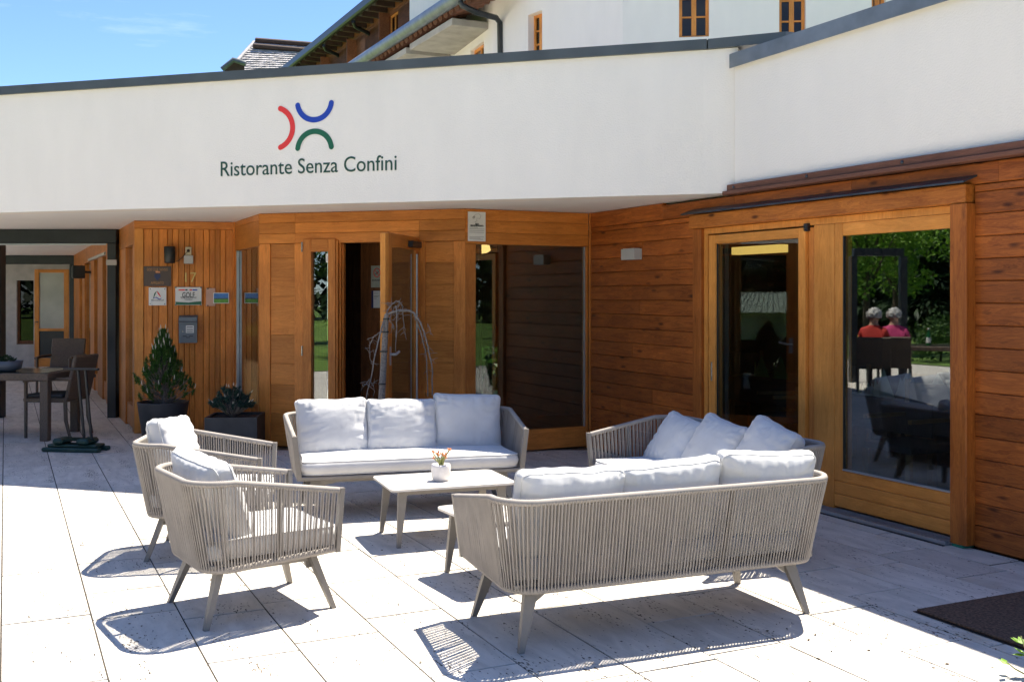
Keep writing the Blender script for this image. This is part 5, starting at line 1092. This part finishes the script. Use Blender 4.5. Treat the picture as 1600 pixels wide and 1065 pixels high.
# ================= HOTEL BEHIND =================
hot = thing('hotel_building', 'tall hotel behind the restaurant with white walls, wooden upper storey and long eaves', 'hotel')
V1, V2, V3 = 5.95, 5.25, 3.4
def h_at(px, py, v): return fR.z(px, py, v)
zE = h_at(590, 0, V2); zG = h_at(715, 0, V3)
ue0 = fR.u(440, V2); ue1 = fR.u(900, V2)
ue1 = fR.u(700, V2)
part(MB().rbox(ue0-1, ue1, V2-.14, V2+.06, zE-.02, zE+.30, .05), 'eave_gutter', 'steel_dark', hot, fR.W)
part(MB().add([(ue0-1, V2, zE+.25), (ue1, V2, zE+.25), (ue1, V2+6, zE+3.2), (ue0-1, V2+6, zE+3.2), (ue0-1, V2, zE+.12), (ue1, V2, zE+.12), (ue1, V2+6, zE+3.0), (ue0-1, V2+6, zE+3.0)], [(0,1,2,3),(7,6,5,4),(0,4,5,1),(1,5,6,2),(3,7,4,0)]), 'roof', 'slate', hot, fR.W)
u = ue0
while u < ue1: part(MB().box(-.07, .07, V2+.07, V1+.05, zE-.08, zE+.10), 'rafter', 'rafter', hot, fR.at(u)); u += .75
wu1 = fR.u(656, V1); holes_w = []
wz = [(597, 622, 16, 50), (546, 570, 58, 86), (508, 523, 88, 104)]
for a, b, y0, y1 in wz: holes_w.append((fR.u(a+ (b-a)*.45, V1), fR.u(b, V1), h_at(b, y1, V1), h_at(b, y0, V1)))
part(holes_wall(MB(), ue0-2, wu1, V1+.03, V1+.3, zG-.5, zE+.6, holes_w), 'wooden_wall', 'hotelwood', hot, fR.W)
cb_ = MB(); z = zG-.4
while z < zE+.5:
    holes_wall(cb_, ue0-2, wu1, V1, V1+.028, z+.012, z+.168, [(h[0], h[1], h[2], h[3]) for h in holes_w if h[2] < z+.17 and h[3] > z]) ; z += .17
stuff(part(cb_, 'wall_boards', 'hotelwood', hot, fR.W))
for a, b, z0, z1 in holes_w:
    m_ = MB(); t_ = .07; m_.box(a, a+t_, V1+.05, V1+.13, z0, z1).box(b-t_, b, V1+.05, V1+.13, z0, z1).box(a+t_, b-t_, V1+.05, V1+.13, z1-t_, z1).box(a+t_, b-t_, V1+.05, V1+.13, z0, z0+t_).box((a+b)/2-.03, (a+b)/2+.03, V1+.05, V1+.12, z0+t_, z1-t_)
    wf = part(m_, 'window', 'honey_v', hot, fR.W); part(MB().box(a+t_, b-t_, V1+.08, V1+.09, z0+t_, z1-t_), 'pane', 'glass_low', wf, fR.W)
    part(MB().box(a-.04, a-.001, V1-.35, V1+.13, z0-.1, z1+.1), 'wind_screen', 'hotelwood', wf, fR.W)
part(MB().box(ue0-2, wu1, V1+.6, V1+.7, zG-.5, zE+.5), 'inner_wall', 'room_dark', hot, fR.W)
part(MB().box(wu1, wu1+.12, V1-.3, V1+.6, zG-.5, zE+.6), 'corner_screen', 'hotelwood', hot, fR.W)
# lower roof
ug0 = fR.u(535, V3); ug1 = fR.u(745, V3)
gt = MB(); gt.tube([(ug0-1, V3, zG+.06), (ug1, V3, zG+.06)], .15, 12); part(gt, 'eave_gutter', 'coping_light', hot, fR.W)
part(MB().add([(ug0-1, V3, zG+.20), (ug1, V3, zG+.20), (ug1, V1, zG+1.3), (ug0-1, V1, zG+1.3), (ug0-1, V3, zG+.05), (ug1, V3, zG+.05), (ug1, V1, zG+1.1), (ug0-1, V1, zG+1.1)], [(0,1,2,3),(7,6,5,4),(0,4,5,1),(1,5,6,2),(3,7,4,0)]), 'roof', 'tile', hot, fR.W)
u = ug0-.5; tm = MB().tube([(0, V3+.13, zG-.02), (0, V3+.75, zG+.14)], .13, 8).mesh('roof_tile', M['tile'])
while u < ug1: link(tm, 'roof_tile', hot, fR.at(u)); u += .33
uW = fR.u(700, V3+1.0)
part(MB().box(ug0-3, fR.u(662, V3+1.0), V3+1.0, V3+1.3, 2, zG+.3), 'wall', 'plaster', hot, fR.W)
# balcony slabs
vs_ = V3+.15
def slab_b(pn, pf, yt, yb2, vend):
    un = fR.u(pn, vs_); uf_ = fR.u(pf, vs_); z1 = h_at(pn, yt, vs_); z0 = h_at(pn, yb2, vs_); part(MB().rbox(uf_, un, vs_, vend, z0, z1, .01), 'balcony_slab', 'concrete', hot, fR.W); return un
un = slab_b(706, 640, 28, 39, vs_+2.6); slab_b(634, 560, 74, 84, vs_+1.2)
# downpipes
def pipe(pts, r=.055, mat='coping'): part(MB().tube([P(a, b, Yv) for a, b, Yv in pts], r, 8), 'downpipe', mat, hot)
Ye = fR.Y(552, V2)
for (a, b), q in (((552, 34), [(555, 42), (575, 52), (582, 58), (583, 75)]), ((506, 71), [(509, 78), (525, 85), (534, 91), (535, 100)])):
    Y0 = fR.Y(a, V2); pipe([(a, b, Y0)]+[(x_, y_, Y0+.3+.3*i) for i, (x_, y_) in enumerate(q)], .07, 'steel_dark')
pipe([(719, 2, 23.0), (722, 9, 23.0), (745, 20, 23.1), (775, 28, 23.5), (781, 36, 23.7), (782, 100, 23.7)], .065, 'steel_dark')
# white block facing the viewer
def hw_px(name, a, Ya, b, Yb, wins):
    pa_, pb_ = P(a, 0, Ya), P(b, 0, Yb); f = Frame((pa_.x, pa_.y), (pb_.x, pb_.y)); hs2 = []
    for x0, x1, y0, y1 in wins: hs2.append((f.u(x0), f.u(x1), f.z((x0+x1)/2, y1), f.z((x0+x1)/2, y0)))
    part(holes_wall(MB(), 0, f.len, 0, .35, 2, 12.5, hs2), 'wall', 'plaster', hot, f.W)
    for h in hs2:
        t_ = .06; a_, b2, z0, z1 = h; m_ = MB(); v0 = .16
        m_.box(a_, a_+t_, v0, v0+.07, z0, z1).box(b2-t_, b2, v0, v0+.07, z0, z1).box(a_+t_, b2-t_, v0, v0+.07, z1-t_, z1).box(a_+t_, b2-t_, v0, v0+.07, z0, z0+t_).box((a_+b2)/2-.045, (a_+b2)/2+.045, v0-.01, v0+.07, z0+t_, z1-t_)
        wf = part(m_, 'window', 'honey_v', hot, f.W); mt = MB()
        for zz in [z0+t_+(z1-z0-2*t_)*k_/3 for k_ in (1, 2)]:
            mt.box(a_+t_, (a_+b2)/2-.045, v0+.005, v0+.05, zz-.015, zz+.015); mt.box((a_+b2)/2+.045, b2-t_, v0+.005, v0+.05, zz-.015, zz+.015)
        part(mt, 'glazing_bar', 'honey_h', wf, f.W); part(MB().box(a_+t_, b2-t_, v0+.03, v0+.04, z0+t_, z1-t_), 'pane', 'glass_low', wf, f.W)
        part(MB().box(a_-.2, b2+.2, .6, .65, z0-.2, z1+.2), 'inner_wall', 'room_dark', hot, f.W)
hw_px('A', 770, 24.0, 973, 20.4, [(825, 847, 20, 92)])
hw_px('B', 973, 20.4, 1600, 19.4, [(1061, 1108, -40, 58), (1217.5, 1259, -40, 68), (1362, 1384, -60, 20)])
pa_, pb_ = P(640, 0, 31.5), P(772, 0, 24.0); f_ = Frame((pa_.x, pa_.y+.0), (pb_.x, pb_.y))
part(holes_wall(MB(), 0, f_.len, 0, .3, 2, 12.5, [(f_.u(735), f_.u(756), f_.z(745, 110), f_.z(745, 72))]), 'wall', 'plaster', hot, f_.W)
m_ = MB(); a_, b2 = f_.u(735), f_.u(756); z0, z1 = f_.z(745, 110), f_.z(745, 72); m_.box(a_, a_+.06, .1, .17, z0, z1).box(b2-.06, b2, .1, .17, z0, z1).box(a_+.06, b2-.06, .1, .17, z1-.07, z1).box((a_+b2)/2-.03, (a_+b2)/2+.03, .1, .17, z0, z1-.07)
wf = part(m_, 'window', 'honey_v', hot, f_.W); part(MB().box(a_+.06, b2-.06, .13, .14, z0, z1-.07), 'pane', 'glass_low', wf, f_.W); part(MB().box(a_-.2, b2+.2, .5, .55, z0, z1+.2), 'inner_wall', 'room_dark', hot, f_.W)
# slate roofed house
Yh = 62.0
h0 = P(352, 111, Yh); t = thing('slate_roofed_house', 'distant house showing only its sunlit grey slate roof at the top left', 'house', TZ(h0.x+3, Yh, 0)); 
def rp(px, py, dy=0): q = P(px, py, Yh+dy); return q-Vector((h0.x+3, Yh, 0))
A, B, Cc, D_ = rp(358, 118), rp(480, 118), rp(490, 73, 3.0), rp(400, 66, 3.0)
sh = MB(); nr = 15
e1, e2 = A, B
for r_ in range(nr):
    f0, f1 = r_/nr, (r_+1.25)/nr; L0, R0 = A.lerp(D_, f0), B.lerp(Cc, f0); L1, R1 = A.lerp(D_, min(1, f1)), B.lerp(Cc, min(1, f1)); nn = 26
    for i in range(nn):
        o2 = (.5 if r_ % 2 else 0); g0_, g1_ = max(0, (i-o2+.03)/nn), min(1, (i-o2+.97)/nn)
        if g1_ <= g0_: continue
        lift = Vector((0, -.09-random.random()*.07, .03)); a_, b_ = L0.lerp(R0, g0_)+lift, L0.lerp(R0, g1_)+lift; c_, d__ = L1.lerp(R1, g1_), L1.lerp(R1, g0_)
        sh.add([a_, b_, c_, d__, a_+Vector((0, .08, -.08)), b_+Vector((0, .08, -.08))], [(0,1,2,3), (4,5,1,0)])
rf_ = part(MB().add([A, B, Cc, D_, rp(345, 118, 6), rp(480, 118, 8)], [(0,1,2,3), (0,3,4), (1,5,2), (3,2,5,4)]), 'roof', 'slate', t); stuff(part(sh, 'shingles', 'slate', rf_))
part(MB().tube([D_+Vector((0,-.1,.08)), Cc+Vector((0,-.1,.08))], .18, 6), 'ridge_cap', 'rafter', t); part(MB().tube([rp(396, 72, 2.2), rp(488, 80, 2.2)], .16, 6), 'snow_guard', 'rafter', t)
part(MB().tube([A+Vector((-.2,0,.1)), D_+Vector((-.1, 0, 0))], .12, 6), 'hip_cap', 'slate', t)
part(MB().add([rp(350, 111), rp(364, 97), rp(382, 101), rp(382, 112), rp(352, 112)], [(0,4,3,2,1)]), 'dormer_front', 'rafter', t); part(MB().tube([rp(347, 109, -.3), rp(365, 94, -.3), rp(384, 100, -.3)], .16, 5), 'dormer_edge', 'coping', t)
part(MB().box(A.x+.6, B.x, .3, 8, 0, A.z-.1), 'wall', 'plaster', t)
